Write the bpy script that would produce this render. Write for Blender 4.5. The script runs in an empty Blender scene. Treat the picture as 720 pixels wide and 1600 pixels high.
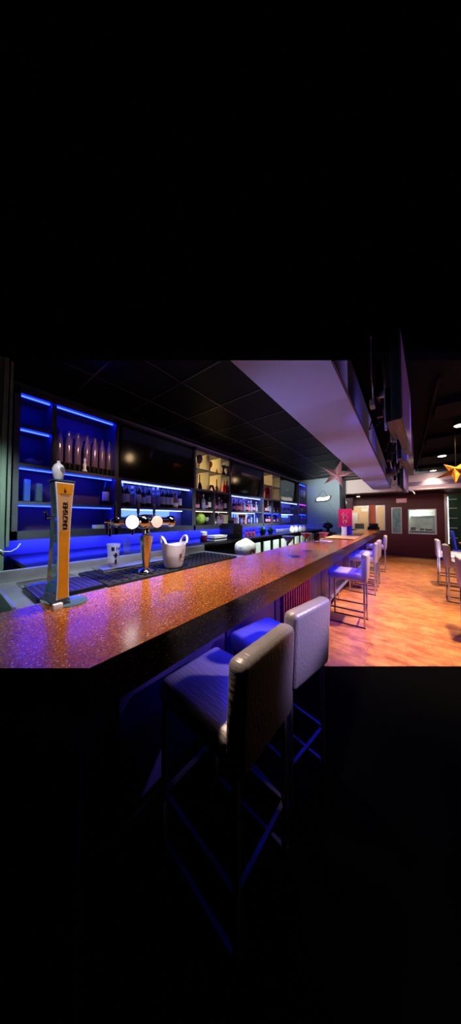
import bpy, bmesh, math, random
from mathutils import Vector, Matrix
random.seed(7)
PI = math.pi
S = bpy.context.scene
C = S.collection

# ------------------------------------------------------------------ camera model (used to read positions off the photograph)
F = 350.0
PHI = math.atan(272 / 350)
PIT = math.atan(10 / 350)
CZ = 1.45

def ray(px, py):
    x = px - 360; u = 800 - py
    fw = F * math.cos(PIT) - u * math.sin(PIT); up = F * math.sin(PIT) + u * math.cos(PIT)
    return Vector((-math.sin(PHI) * fw + math.cos(PHI) * x, math.cos(PHI) * fw + math.sin(PHI) * x, up))

def at(px, py, X=None, Y=None, Z=None):
    r = ray(px, py); o = Vector((0, 0, CZ))
    if X is not None: t = (X - o.x) / r.x
    elif Y is not None: t = (Y - o.y) / r.y
    else: t = (Z - o.z) / r.z
    return o + r * t

# ------------------------------------------------------------------ materials
def lin(c):
    return tuple((v / 255 / 12.92) if v / 255 <= .04045 else ((v / 255 + .055) / 1.055) ** 2.4 for v in c)

def mat(name, rgb, rough=.5, metal=0, trans=0, emit=None, es=0, ior=1.45, alpha=1, coat=0, bump=None, var=None, lin_in=False, spec=.5):
    m = bpy.data.materials.new(name); m.use_nodes = True
    nt = m.node_tree; b = nt.nodes['Principled BSDF']
    c = rgb if lin_in else lin(rgb)
    b.inputs['Base Color'].default_value = (*c, 1)
    b.inputs['Roughness'].default_value = rough
    b.inputs['Metallic'].default_value = metal
    b.inputs['Transmission Weight'].default_value = trans
    b.inputs['IOR'].default_value = ior
    b.inputs['Coat Weight'].default_value = coat
    b.inputs['Specular IOR Level'].default_value = spec
    if emit is not None:
        b.inputs['Emission Color'].default_value = (*emit, 1); b.inputs['Emission Strength'].default_value = es
    if alpha < 1: b.inputs['Alpha'].default_value = alpha
    tc = None
    if bump or var:
        tc = nt.nodes.new('ShaderNodeTexCoord')
    if var:   # (scale, amount)
        n = nt.nodes.new('ShaderNodeTexNoise'); n.inputs['Scale'].default_value = var[0]; n.inputs['Detail'].default_value = 5
        nt.links.new(tc.outputs['Object'], n.inputs['Vector'])
        r = nt.nodes.new('ShaderNodeValToRGB')
        r.color_ramp.elements[0].position = .3; r.color_ramp.elements[1].position = .7
        r.color_ramp.elements[0].color = (*[max(0, v * (1 - var[1])) for v in c], 1)
        r.color_ramp.elements[1].color = (*[min(1, v * (1 + var[1])) for v in c], 1)
        nt.links.new(n.outputs['Fac'], r.inputs['Fac']); nt.links.new(r.outputs['Color'], b.inputs['Base Color'])
    if bump:  # (scale xyz, strength)
        mp = nt.nodes.new('ShaderNodeMapping'); mp.inputs['Scale'].default_value = bump[0]
        n = nt.nodes.new('ShaderNodeTexNoise'); n.inputs['Scale'].default_value = 1; n.inputs['Detail'].default_value = 4
        bp = nt.nodes.new('ShaderNodeBump'); bp.inputs['Strength'].default_value = bump[1]; bp.inputs['Distance'].default_value = .01
        nt.links.new(tc.outputs['Object'], mp.inputs['Vector']); nt.links.new(mp.outputs['Vector'], n.inputs['Vector'])
        nt.links.new(n.outputs['Fac'], bp.inputs['Height']); nt.links.new(bp.outputs['Normal'], b.inputs['Normal'])
    return m

def granite(name, stops, rough, scale=260):
    m = bpy.data.materials.new(name); m.use_nodes = True
    nt = m.node_tree; b = nt.nodes['Principled BSDF']
    tc = nt.nodes.new('ShaderNodeTexCoord')
    v = nt.nodes.new('ShaderNodeTexVoronoi'); v.inputs['Scale'].default_value = scale
    n = nt.nodes.new('ShaderNodeTexNoise'); n.inputs['Scale'].default_value = scale * .35; n.inputs['Detail'].default_value = 6
    nt.links.new(tc.outputs['Object'], v.inputs['Vector']); nt.links.new(tc.outputs['Object'], n.inputs['Vector'])
    sx = nt.nodes.new('ShaderNodeSeparateColor'); nt.links.new(v.outputs['Color'], sx.inputs['Color'])
    r = nt.nodes.new('ShaderNodeValToRGB'); r.color_ramp.interpolation = 'CONSTANT'
    els = r.color_ramp.elements
    els[0].position = 0; els[0].color = (*lin(stops[0][1]), 1)
    els[1].position = stops[1][0]; els[1].color = (*lin(stops[1][1]), 1)
    for p, c in stops[2:]:
        e = els.new(p); e.color = (*lin(c), 1)
    nt.links.new(sx.outputs[0], r.inputs['Fac'])
    mx = nt.nodes.new('ShaderNodeMix'); mx.data_type = 'RGBA'; mx.blend_type = 'MULTIPLY'; mx.inputs['Factor'].default_value = .6
    r2 = nt.nodes.new('ShaderNodeValToRGB'); r2.color_ramp.elements[0].position = .35; r2.color_ramp.elements[0].color = (.35, .35, .35, 1); r2.color_ramp.elements[1].position = .6
    nt.links.new(n.outputs['Fac'], r2.inputs['Fac'])
    nt.links.new(r.outputs['Color'], mx.inputs[6]); nt.links.new(r2.outputs['Color'], mx.inputs[7])
    nt.links.new(mx.outputs[2], b.inputs['Base Color'])
    b.inputs['Roughness'].default_value = rough
    return m

def floor_material():
    m = bpy.data.materials.new('wood_vinyl_floor'); m.use_nodes = True
    nt = m.node_tree; b = nt.nodes['Principled BSDF']
    tc = nt.nodes.new('ShaderNodeTexCoord')
    mp = nt.nodes.new('ShaderNodeMapping'); mp.inputs['Rotation'].default_value = (0, 0, 0)
    br = nt.nodes.new('ShaderNodeTexBrick'); br.inputs['Scale'].default_value = 1
    br.inputs['Brick Width'].default_value = .7; br.inputs['Row Height'].default_value = .12; br.inputs['Mortar Size'].default_value = .002
    br.inputs['Color1'].default_value = (*lin((216, 152, 86)), 1); br.inputs['Color2'].default_value = (*lin((198, 132, 72)), 1); br.inputs['Mortar'].default_value = (*lin((160, 100, 62)), 1)
    n = nt.nodes.new('ShaderNodeTexNoise'); n.inputs['Scale'].default_value = 7.5; n.inputs['Detail'].default_value = 9; n.inputs['Roughness'].default_value = .72
    mp2 = nt.nodes.new('ShaderNodeMapping'); mp2.inputs['Scale'].default_value = (.55, 1.1, 1)
    nt.links.new(tc.outputs['Object'], mp.inputs['Vector']); nt.links.new(mp.outputs['Vector'], br.inputs['Vector'])
    nt.links.new(tc.outputs['Object'], mp2.inputs['Vector']); nt.links.new(mp2.outputs['Vector'], n.inputs['Vector'])
    r = nt.nodes.new('ShaderNodeValToRGB'); r.color_ramp.elements[0].position = .36; r.color_ramp.elements[1].position = .64
    r.color_ramp.elements[0].color = (*lin((172, 128, 116)), 1); r.color_ramp.elements[1].color = (1, .96, .85, 1)
    nt.links.new(n.outputs['Fac'], r.inputs['Fac'])
    mx = nt.nodes.new('ShaderNodeMix'); mx.data_type = 'RGBA'; mx.blend_type = 'MULTIPLY'; mx.inputs['Factor'].default_value = 1
    nt.links.new(br.outputs['Color'], mx.inputs[6]); nt.links.new(r.outputs['Color'], mx.inputs[7]); nt.links.new(mx.outputs[2], b.inputs['Base Color'])
    b.inputs['Roughness'].default_value = .38
    return m

M = {}
M['granite'] = granite('brown_speckled_granite', [(0, (124, 62, 16)), (.35, (154, 82, 20)), (.68, (180, 100, 26)), (.93, (214, 146, 62)), (.985, (240, 214, 170))], .21, 330)
M['granite'].node_tree.nodes['Principled BSDF'].inputs['Specular IOR Level'].default_value = .42
M['granite_edge'] = granite('dark_granite_edge', [(0, (40, 22, 22)), (.5, (58, 32, 30)), (.9, (86, 56, 52)), (.98, (150, 110, 90))], .22)
M['floor'] = floor_material()
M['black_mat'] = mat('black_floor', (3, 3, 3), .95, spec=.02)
M['black'] = mat('black_plastic', (10, 10, 12), .35)
M['black_matte'] = mat('black_matte', (7, 7, 9), .8, spec=.1)
M['rubber'] = mat('black_rubber', (14, 12, 16), .6, bump=((180, 180, 180), .5))
M['frame'] = mat('grey_laminate', (70, 70, 82), .45, var=(6, .15))
M['frame_back'] = mat('shelf_backing', (70, 44, 52), .5, var=(3, .3))
M['cell_back'] = mat('pale_backing', (205, 190, 150), .5)
M['wallblue'] = mat('pale_backsplash', (150, 150, 165), .4)
M['pillar'] = mat('grey_green_paint', (98, 112, 104), .6, var=(4, .12))
M['teal'] = mat('slate_teal_paint', (100, 122, 132), .65, var=(2, .1))
M['ceil'] = mat('black_ceiling_tile', (6, 5, 7), .5, var=(3, .4), spec=.15)
M['tbar'] = mat('ceiling_track', (82, 74, 78), .3, metal=.5)
M['ceilp'] = mat('dark_purple_ceiling', (3, 2, 6), .8, spec=.05)
M['beam'] = mat('lavender_grey_paint', (148, 156, 208), .7, var=(1.5, .05))
M['white'] = mat('cream_white_paint', (216, 208, 206), .6)
M['maroon'] = mat('maroon_paint', (78, 16, 26), .5, var=(2, .15))
M['alu'] = mat('brushed_aluminium', (180, 186, 190), .35, metal=.6)
M['steel'] = mat('stainless_steel', (176, 180, 184), .32, metal=.7, var=(7, .15))
M['chrome'] = mat('chrome', (220, 222, 228), .08, metal=1)
M['chrome_leg'] = mat('chrome_tube', (190, 190, 200), .3, metal=.8)
M['dark_chrome'] = mat('dark_chrome_bar', (58, 56, 66), .4, metal=.6)
M['silver'] = mat('silver_crinkled_vinyl', (178, 168, 172), .34, metal=.25, bump=((12, 90, 45), .35))
M['tv'] = mat('television_glass', (8, 7, 9), .09, spec=.8)
M['tvb'] = mat('television_back', (30, 42, 44), .4)
M['tvscreen'] = mat('grey_television_screen', (92, 72, 104), .35)
M['glass'] = mat('clear_glass', (225, 232, 245), .05, alpha=.24, spec=1)
M['thinglass'] = mat('thin_clear_glass', (215, 225, 245), .05, alpha=.10, spec=1)
M['pane'] = mat('window_glass', (200, 225, 220), .03, alpha=.12, spec=.6)
M['acryl'] = mat('clear_acrylic', (170, 215, 225), .05, trans=.85, ior=1.45)
M['acrylblue'] = mat('blue_acrylic', (80, 120, 230), .1, trans=.4, ior=1.3)
M['orange'] = mat('orange_panel', (240, 150, 30), .3, var=(14, .12))
M['orange2'] = mat('pale_orange_panel', (226, 168, 110), .3, var=(14, .1))
M['porcelain'] = mat('white_plastic', (236, 232, 238), .3)
M['ink'] = mat('black_ink', (10, 10, 14), .5)
M['winebottle'] = mat('dark_green_bottle', (14, 30, 18), .08, spec=.8)
M['brownbottle'] = mat('dark_brown_bottle', (40, 16, 16), .1, spec=.8)
M['clearbottle'] = mat('pale_bottle', (150, 160, 190), .08, trans=.5)
M['pinkbottle'] = mat('rose_bottle', (170, 80, 110), .1, trans=.3)
M['amber'] = mat('amber_bottle', (190, 100, 50), .1, trans=.3)
M['label'] = mat('white_label', (225, 225, 230), .6)
M['labelg'] = mat('grey_blue_label', (140, 140, 190), .6)
M['labelp'] = mat('pink_label', (200, 130, 160), .6)
M['red'] = mat('red_ceramic', (190, 40, 22), .25)
M['maroonglass'] = mat('wine_red_glass', (110, 24, 40), .1, trans=.4)
M['goblet'] = mat('smoked_glass', (110, 90, 96), .12, trans=.5)
M['magenta'] = mat('magenta_panel', (176, 18, 92), .5)
M['green'] = mat('leaf_green', (52, 110, 48), .5, var=(30, .5))
M['greencloth'] = mat('teal_green_cloth', (14, 120, 96), .85, bump=((30, 30, 30), .6))
M['greenball'] = mat('striped_green_melon', (150, 185, 70), .35, var=(9, .6))
M['paper'] = mat('white_paper', (226, 224, 228), .8)
M['pale'] = mat('pale_mint_door', (196, 214, 206), .4)
M['bag'] = mat('white_bag', (232, 232, 228), .6, bump=((40, 40, 40), .5))
M['tan'] = mat('tan_wood_board', (196, 150, 104), .5, var=(40, .4))
M['bluedrink'] = mat('blue_cocktail', (10, 60, 235), .1, trans=.1)
M['reddrink'] = mat('red_cocktail', (180, 20, 20), .1, trans=.1)
M['orangedrink'] = mat('orange_bowl', (232, 96, 44), .3)
M['darkblue'] = mat('navy_panel', (44, 36, 84), .4, var=(3, .2))
M['redslat'] = mat('red_slat', (225, 30, 56), .4)
M['orangepost'] = mat('orange_paint', (206, 88, 40), .5)
M['beige'] = mat('beige_wall', (206, 178, 140), .7)
M['kitchen'] = mat('pale_teal_tiles', (205, 236, 230), .5, var=(3, .35))
M['frost'] = mat('frosted_teal_glass', (112, 158, 160), .35, var=(5, .3))
M['bluechair'] = mat('blue_plastic', (36, 56, 210), .3)
M['wood'] = mat('brown_tabletop', (150, 96, 66), .35, var=(8, .25))
M['star_pink'] = mat('pink_foil', (236, 190, 186), .4, metal=.1, var=(25, .4))
M['star_gold'] = mat('gold_foil', (216, 136, 50), .3, metal=.4, var=(22, .55))
M['cable'] = mat('grey_cable', (120, 120, 120), .6)
M['darkgreen'] = mat('dark_green_curtain', (8, 40, 22), .8, bump=((20, 2, 2), .5))
M['ledblue'] = mat('blue_led', (0, 0, 0), .5, emit=(.0025, .0075, 1), es=60)
M['ledblue_soft'] = mat('blue_led_tape', (0, 0, 0), .5, emit=(.014, .02, 1), es=75)
M['ledpale'] = mat('pale_blue_led', (0, 0, 0), .5, emit=(.12, .26, 1), es=2.0)
M['ledsky'] = mat('sky_blue_led', (0, 0, 0), .5, emit=(.06, .10, 1), es=34)
M['ledwarm'] = mat('warm_led', (0, 0, 0), .5, emit=(1, .78, .36), es=48)
M['ledwhite'] = mat('white_led', (0, 0, 0), .5, emit=(.8, .95, 1), es=3)
M['bulb'] = mat('lit_lens', (255, 255, 255), .3, emit=(1, .95, .98), es=8)
M['bulbpink'] = mat('lit_pink_lens', (120, 70, 60), .5, emit=(1, .50, .38), es=1.3)
M['downlight'] = mat('lit_downlight', (255, 255, 255), .3, emit=(1, .8, .6), es=14)
M['sconce'] = mat('lit_sconce', (255, 240, 220), .3, emit=(1, .66, .34), es=13)
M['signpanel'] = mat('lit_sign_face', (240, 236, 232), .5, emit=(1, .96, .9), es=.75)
M['redink'] = mat('red_lettering', (190, 30, 40), .5)
M['exitred'] = mat('exit_sign_face', (190, 120, 130), .5, emit=(1, .35, .42), es=.25)

# ------------------------------------------------------------------ mesh helpers
def V(*a): return Vector(a)

def add_box(bm, x0, x1, y0, y1, z0, z1, bev=0, rot=None, seg=2):
    r = bmesh.ops.create_cube(bm, size=1)
    vs = r['verts']
    c = V((x0 + x1) / 2, (y0 + y1) / 2, (z0 + z1) / 2)
    bmesh.ops.scale(bm, vec=(abs(x1 - x0), abs(y1 - y0), abs(z1 - z0)), verts=vs)
    if bev:
        es = list({e for v in vs for e in v.link_edges})
        rr = bmesh.ops.bevel(bm, geom=es, offset=bev, segments=seg, profile=.5, affect='EDGES')
        vs = list({v for f in rr['faces'] for v in f.verts} | {v for v in vs if v.is_valid})
    if rot is not None:
        bmesh.ops.rotate(bm, verts=vs, cent=(0, 0, 0), matrix=rot)
    bmesh.ops.translate(bm, verts=vs, vec=c)
    return vs

def add_lathe(bm, prof, c=(0, 0, 0), seg=20, axis='Z', cap=True, rot=None):
    rings = []
    for (r, z) in prof:
        ring = []
        for i in range(seg):
            a = 2 * PI * i / seg
            p = V(max(r, 1e-4) * math.cos(a), max(r, 1e-4) * math.sin(a), z)
            if axis == 'Y': p = V(p.x, p.z, p.y)
            if axis == 'X': p = V(p.z, p.x, p.y)
            if rot is not None: p = rot @ p
            ring.append(bm.verts.new(p + V(*c)))
        rings.append(ring)
    for a, b in zip(rings, rings[1:]):
        for i in range(seg):
            bm.faces.new((a[i], a[(i + 1) % seg], b[(i + 1) % seg], b[i]))
    if cap:
        bm.faces.new(rings[0][::-1]); bm.faces.new(rings[-1])

def add_tube(bm, pts, r, seg=8):
    pts = [V(*p) for p in pts]
    prev = None; n = len(pts)
    for k, p in enumerate(pts):
        d = (pts[min(k + 1, n - 1)] - pts[max(k - 1, 0)]).normalized()
        up = V(0, 0, 1) if abs(d.z) < .95 else V(1, 0, 0)
        a = d.cross(up).normalized(); b = d.cross(a).normalized()
        ring = [bm.verts.new(p + a * math.cos(2 * PI * i / seg) * r + b * math.sin(2 * PI * i / seg) * r) for i in range(seg)]
        if prev:
            for i in range(seg):
                bm.faces.new((prev[i], prev[(i + 1) % seg], ring[(i + 1) % seg], ring[i]))
        else: bm.faces.new(ring[::-1])
        prev = ring
    bm.faces.new(prev)

def add_prism(bm, pts, off):
    """closed outline pts (3D) extruded by vector off"""
    a = [bm.verts.new(V(*p)) for p in pts]; b = [bm.verts.new(V(*p) + V(*off)) for p in pts]
    n = len(pts)
    bm.faces.new(a); bm.faces.new(b[::-1])
    for i in range(n):
        bm.faces.new((a[i], b[i], b[(i + 1) % n], a[(i + 1) % n]))

def hull8(bm, lo, hi):
    a = [bm.verts.new(V(*p)) for p in lo]; b = [bm.verts.new(V(*p)) for p in hi]
    bm.faces.new(a[::-1]); bm.faces.new(b)
    n = len(lo)
    for i in range(n):
        bm.faces.new((a[i], a[(i + 1) % n], b[(i + 1) % n], b[i]))

def obj(name, bm, m, parent=None, smooth=False, loc=None, rot=None):
    bmesh.ops.recalc_face_normals(bm, faces=bm.faces)
    me = bpy.data.meshes.new(name); bm.to_mesh(me); bm.free()
    if smooth:
        for p in me.polygons: p.use_smooth = True
        try: me.set_sharp_from_angle(angle=math.radians(40))
        except Exception: pass
    me.materials.append(m)
    o = bpy.data.objects.new(name, me); C.objects.link(o)
    if parent is not None: o.parent = parent
    if loc is not None: o.location = loc
    if rot is not None: o.rotation_euler = rot
    return o

def B(): return bmesh.new()

def box_obj(name, m, x0, x1, y0, y1, z0, z1, parent=None, bev=0):
    bm = B(); add_box(bm, x0, x1, y0, y1, z0, z1, bev)
    return obj(name, bm, m, parent, smooth=bev > 0)

def thing(name, label, cat, loc=(0, 0, 0), rotz=0, group=None):
    o = bpy.data.objects.new(name, None); C.objects.link(o)
    o.location = loc; o.rotation_euler = (0, 0, rotz); o.empty_display_size = .1
    o['label'] = label; o['category'] = cat
    if group: o['group'] = group
    return o

def tag(o, label, cat, group=None, kind=None):
    o['label'] = label; o['category'] = cat
    if group: o['group'] = group
    if kind: o['kind'] = kind
    return o

def struct(o):
    o['kind'] = 'structure'; return o

def dup(root, loc, rotz=0, label=None, group=None, scale=None):
    r = root.copy(); C.objects.link(r); r.location = loc; r.rotation_euler = (0, 0, rotz)
    if label: r['label'] = label
    if group: r['group'] = group
    if scale: r.scale = scale
    for ch in list(root.children):
        c = ch.copy(); C.objects.link(c); c.parent = r
        for g in list(ch.children):
            d = g.copy(); C.objects.link(d); d.parent = c
    return r

def text_obj(name, s, size, m, parent=None, loc=(0, 0, 0), rot=(0, 0, 0), ext=.0015, sx=1):
    cu = bpy.data.curves.new(name, 'FONT'); cu.body = s; cu.size = size; cu.extrude = ext
    cu.align_x = 'CENTER'; cu.align_y = 'CENTER'
    t = bpy.data.objects.new('tmp', cu); C.objects.link(t)
    bpy.context.view_layer.update()
    me = bpy.data.meshes.new_from_object(t.evaluated_get(bpy.context.evaluated_depsgraph_get()))
    bpy.data.objects.remove(t)
    me.materials.clear(); me.materials.append(m)
    o = bpy.data.objects.new(name, me); C.objects.link(o)
    if parent is not None: o.parent = parent
    o.location = loc; o.rotation_euler = rot; o.scale = (sx, 1, 1)
    return o

def clip(poly, A, Bp):
    """keep the side of line A->Bp (plan view) that holds the far end of the room"""
    d = (Bp - A).to_2d(); nrm = Vector((-d.y, d.x))
    if nrm.dot(Vector((-2, 8)) - A.to_2d()) < 0: nrm = -nrm
    out = []; n = len(poly)
    for i in range(n):
        p = Vector(poly[i][:2]); q = Vector(poly[(i + 1) % n][:2])
        dp = nrm.dot(p - A.to_2d()); dq = nrm.dot(q - A.to_2d())
        if dp >= 0: out.append(p)
        if dp * dq < 0: out.append(p + (q - p) * (dp / (dp - dq)))
    return out

def rect(x0, x1, y0, y1): return [(x0, y0), (x1, y0), (x1, y1), (x0, y1)]

def slab(name, poly, z0, z1, m, parent=None):
    bm = B(); add_prism(bm, [(p[0], p[1], z0) for p in poly], (0, 0, z1 - z0))
    return obj(name, bm, m, parent)

# ------------------------------------------------------------------ the room
YW = 10.9
XB = -3.10          # back of the shelf recess
XF = -2.80          # face of the shelf wall
fa, fb = at(0, 1041, Z=0), at(720, 1041, Z=0)
room = rect(-3.1, 4.2, -1.2, YW)
struct(slab('floor', clip(room, fa, fb), -.06, 0, M['floor']))
# added black strip of floor, keeps the near foreground dark
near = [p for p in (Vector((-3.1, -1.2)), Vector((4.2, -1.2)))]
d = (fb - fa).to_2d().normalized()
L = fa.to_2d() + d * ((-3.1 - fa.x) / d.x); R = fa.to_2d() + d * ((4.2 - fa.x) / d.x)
struct(slab('floor_added_dark', [near[0], near[1], R, L], -.06, -.001, M['black_mat']))

ca, cb = at(0, 563, Z=2.85), at(720, 563, Z=2.85)
struct(slab('ceiling', clip(rect(-3.1, -.86, .2, 9.2), ca, cb), 2.85, 2.95, M['ceil']))
ra, rb = at(0, 563, Z=2.98), at(720, 563, Z=2.98)
struct(slab('ceiling_aisle', clip(rect(-.345, 4.2, .2, YW), ra, rb), 2.98, 3.06, M['ceilp']))
# black tile tracks
k = 0
bm = B()
for i in range(4):
    x = -2.98 + .6 * i
    pl = clip(rect(x - .008, x + .008, .3, 9.1), ca, cb)
    add_prism(bm, [(p.x, p.y, 2.842) for p in pl], (0, 0, .01))
for j in range(14):
    y = .88 + .6 * j
    pl = clip(rect(-3.05, -.87, y - .008, y + .008), ca, cb)
    if len(pl) > 2: add_prism(bm, [(p.x, p.y, 2.842) for p in pl], (0, 0, .01))
struct(obj('trim_1', bm, M['tbar']))
# ribs of the dark ceiling over the aisle
bm = B()
for j in range(4):
    y = 3.9 + 1.55 * j
    add_box(bm, .35, 4.1, y, y + .5, 2.9, 2.98)
add_box(bm, .30, .33, 3.2, 9.2, 2.93, 2.98)
struct(obj('trim_2', bm, mat('purple_black_panel', (8, 4, 14), .8, spec=.05)))

# dropped beam over the counter
b1, b2 = at(357, 563, Z=2.45), at(515, 563, Z=2.45); t1, t2 = at(357, 563, Z=2.85), at(550, 563, Z=2.85)
XL, XR = -.855, -.352
def on_line(a, b, X): t = (X - a.x) / (b.x - a.x); return a.y + (b.y - a.y) * t
lo = [(XL, on_line(b1, b2, XL), 2.45), (XR, on_line(b1, b2, XR), 2.45), (XR, 9.2, 2.45), (XL, 9.2, 2.45)]
hi = [(XL, on_line(t1, t2, XL), 2.85), (XR, on_line(t1, t2, XR), 2.85), (XR, 9.2, 2.85), (XL, 9.2, 2.85)]
bm = B(); hull8(bm, lo, hi)
struct(obj('trim_3', bm, M['beam']))
# shadow gap strip along the lower corner of the beam
bm = B(); y0 = on_line(b1, b2, XR)
add_box(bm, XR - .002, XR + .012, y0 + .02, 9.2, 2.45, 2.463)
struct(obj('trim_4', bm, mat('dark_bead', (50, 36, 66), .6)))
# cross beam
bm = B()
add_box(bm, -3.1, 4.2, 9.2, 9.55, 2.36, 2.86)
struct(obj('trim_5', bm, M['white']))
bm = B(); add_box(bm, .05, 4.2, 9.15, 9.2, 2.48, 2.60); struct(obj('trim_6', bm, mat('grey_grille_band', (120, 116, 134), .6, var=(50, .4))))
bm = B(); add_box(bm, -3.1, 4.2, 9.55, YW, 2.36, 2.42); struct(obj('ceiling_back', bm, M['ceil']))

# teal partition
struct(box_obj('wall_teal', M['teal'], -3.1, -1.71, 8.15, 8.27, 0, 2.85))
struct(box_obj('wall_teal_return', M['teal'], -1.79, -1.71, 8.27, 9.2, 0, 2.85))
# left wall
struct(box_obj('wall_left', M['wallblue'], -3.2, -3.1, -.4, YW, 0, 2.95))
struct(box_obj('wall_left_pillar', M['pillar'], -3.1, -2.72, -.4, .33, 0, 2.85))
bm = B(); add_box(bm, -2.72, -2.705, .30, .33, 0, 2.85); add_box(bm, -2.8, -2.74, .345, .365, 1.2, 2.85)
struct(obj('trim_7', bm, M['pillar']))

# far wall with its openings
openings = [('window_1', -1.85, -1.17, .97, 1.98), ('window_2', -.93, -.62, .97, 1.98), ('window_4', .10, .90, .87, 1.80)]
bm = B()
xs = sorted({-3.1, 4.2, -.415, -.09, 1.12, 2.6} | {o[1] for o in openings} | {o[2] for o in openings})
for x0, x1 in zip(xs, xs[1:]):
    mid = (x0 + x1) / 2
    hole = next(((o[3], o[4]) for o in openings if o[1] < mid < o[2]), None)
    if -.415 < mid < -.09: hole = (.86, 1.88)
    if 1.12 < mid < 2.6: hole = (0, 2.3)
    if hole:
        if hole[0] > 0: add_box(bm, x0, x1, YW, YW + .12, 0, hole[0])
        add_box(bm, x0, x1, YW, YW + .12, hole[1], 2.42)
    else: add_box(bm, x0, x1, YW, YW + .12, 0, 2.42)
bmesh.ops.remove_doubles(bm, verts=bm.verts, dist=1e-4)
struct(obj('wall_far', bm, M['maroon']))
def window(name, x0, x1, z0, z1, pane, fw=.035):
    bm = B()
    add_box(bm, x0, x0 + fw, YW - .02, YW + .06, z0, z1); add_box(bm, x1 - fw, x1, YW - .02, YW + .06, z0, z1)
    add_box(bm, x0 + fw, x1 - fw, YW - .02, YW + .06, z0, z0 + fw); add_box(bm, x0 + fw, x1 - fw, YW - .02, YW + .06, z1 - fw, z1)
    w = struct(obj(name, bm, M['alu']))
    box_obj('glass_pane', pane, x0 + fw, x1 - fw, YW + .02, YW + .028, z0 + fw, z1 - fw, w)
    return w
for o in openings: window(*o, M['pane'])
window('window_3', -.415, -.09, .86, 1.88, M['frost'])
bm = B(); add_box(bm, -3.1, 4.2, YW - .015, YW, 0, .07); struct(obj('baseboard_far', bm, mat('dark_skirting', (50, 24, 40), .3)))
# posts beside the openings
bm = B(); add_box(bm, -1.16, -.94, YW - .03, YW, .97, 2.0); struct(obj('trim_8', bm, M['orangepost']))
# dark opening at the right with a lit post
bm = B(); add_box(bm, 1.11, 1.19, YW - .05, YW, 0, 2.3); struct(obj('door_1', bm, M['alu']))
bm = B(); add_box(bm, 1.13, 2.6, YW + .55, YW + .6, 0, 2.4); struct(obj('wall_far_dark', bm, M['darkgreen']))
rk = thing('bottle_rack', 'dark rack with pale lit shelf tips in the doorway at far right', 'rack', (1.2, YW + .1, 0))
box_obj('upright', M['ledwhite'], 0.0, .03, .0, .03, .55, 2.22, rk)
for z in (.75, 1.1, 1.45, 1.8, 2.12):
    box_obj('shelf', M['alu'], .035, .25, .0, .2, z, z + .02, rk)
box_obj('shelf', M['ledwhite'], .55, .72, .1, .14, 1.38, 1.42, rk)
# rooms seen through the openings
struct(box_obj('wall_far_room', M['beige'], -3.0, -.5, 13.2, 13.3, 0, 2.6))
struct(box_obj('wall_far_kitchen', M['kitchen'], -.45, 2.0, 12.0, 12.1, 0, 2.6))
struct(box_obj('wall_far_divider', M['beige'], -.5, -.45, YW + .12, 13.2, 0, 2.6))
struct(box_obj('floor_back', M['tan'], -3.0, 2.6, YW, 13.3, -.06, 0))
struct(box_obj('ceiling_far', M['beige'], -3.0, 2.6, YW + .12, 13.3, 2.6, 2.65))
hood = thing('extractor_hood', 'pale steel extractor hood seen through the square kitchen window', 'hood', (.6, 11.85, 1.7))
bm = B(); hull8(bm, [(-.4, -.35, -.15), (.45, -.35, -.15), (.45, .12, -.15), (-.4, .12, -.15)], [(-.2, -.1, .15), (.25, -.1, .15), (.25, .12, .15), (-.2, .12, .15)])
obj('canopy', bm, M['steel'], hood); box_obj('duct', M['steel'], -.12, .15, -.08, .1, .15, .85, hood)
ck = thing('kitchen_worktop', 'dark kitchen worktop with pans behind the square window', 'worktop', (.6, 11.6, 0))
box_obj('cabinet', M['black'], -.9, .45, -.2, .35, 0, .95, ck); box_obj('top', M['steel'], -.92, .47, -.22, .37, .95, .98, ck)
for i, (x, w, h) in enumerate([(-.35, .16, .12), (-.08, .12, .08), (.12, .2, .06), (.38, .1, .16)]):
    p = thing('cooking_pot', ['tall dark pot at left end', 'small dark saucepan second from left', 'wide shallow dark pan right of the centre', 'slim dark pitcher at right end'][i] + ' of the worktop behind the square window', 'pot', (.6 + x, 11.5, .98))
    bm = B(); add_lathe(bm, [(w * .5, 0), (w * .55, h), (w * .5, h), (w * .45, .01)], seg=14); obj('body', bm, M['black'], p, True)
    box_obj('handle', M['chrome'], w * .5, w * .5 + .08, -.01, .01, h * .7, h * .7 + .015, p)
cab = thing('office_cabinet', 'pale lit cabinet at the left inside the beige room', 'cabinet', (-1.95, 12.9, 0))
box_obj('body', M['white'], -.2, .1, -.2, .2, 0, 1.75, cab); box_obj('door', M['porcelain'], -.18, .08, -.22, -.2, .05, 1.7, cab)
nt_ = tag(box_obj('wall_notice', M['label'], -1.75, -1.45, 13.18, 13.2, 1.8, 1.95), 'small white notice with blue band on the beige back wall', 'notice')
dc = thing('office_chair', 'dark office chair inside the beige room behind the bar end', 'chair', (-1.75, 12.3, 0))
box_obj('seat', M['black'], -.22, .22, -.2, .2, .6, .68, dc, .02); box_obj('backrest', M['black'], -.2, .2, .16, .22, .75, 1.2, dc, .02)
bm = B(); add_lathe(bm, [(.03, .05), (.03, .6)], seg=10); add_lathe(bm, [(.25, 0), (.05, .05)], seg=5); obj('base', bm, M['black'], dc)

# exit sign
es_ = thing('exit_sign', 'small pale red EXIT sign high on the maroon wall', 'sign', (-.09, YW - .03, 2.14))
box_obj('housing', M['white'], -.16, .16, -.0, .03, -.08, .08, es_)
box_obj('face', M['exitred'], -.15, .15, -.008, .0, -.07, .07, es_)
text_obj('lettering', 'EXIT', .11, M['label'], es_, (0, -.01, 0), (PI / 2, 0, 0))

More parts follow.
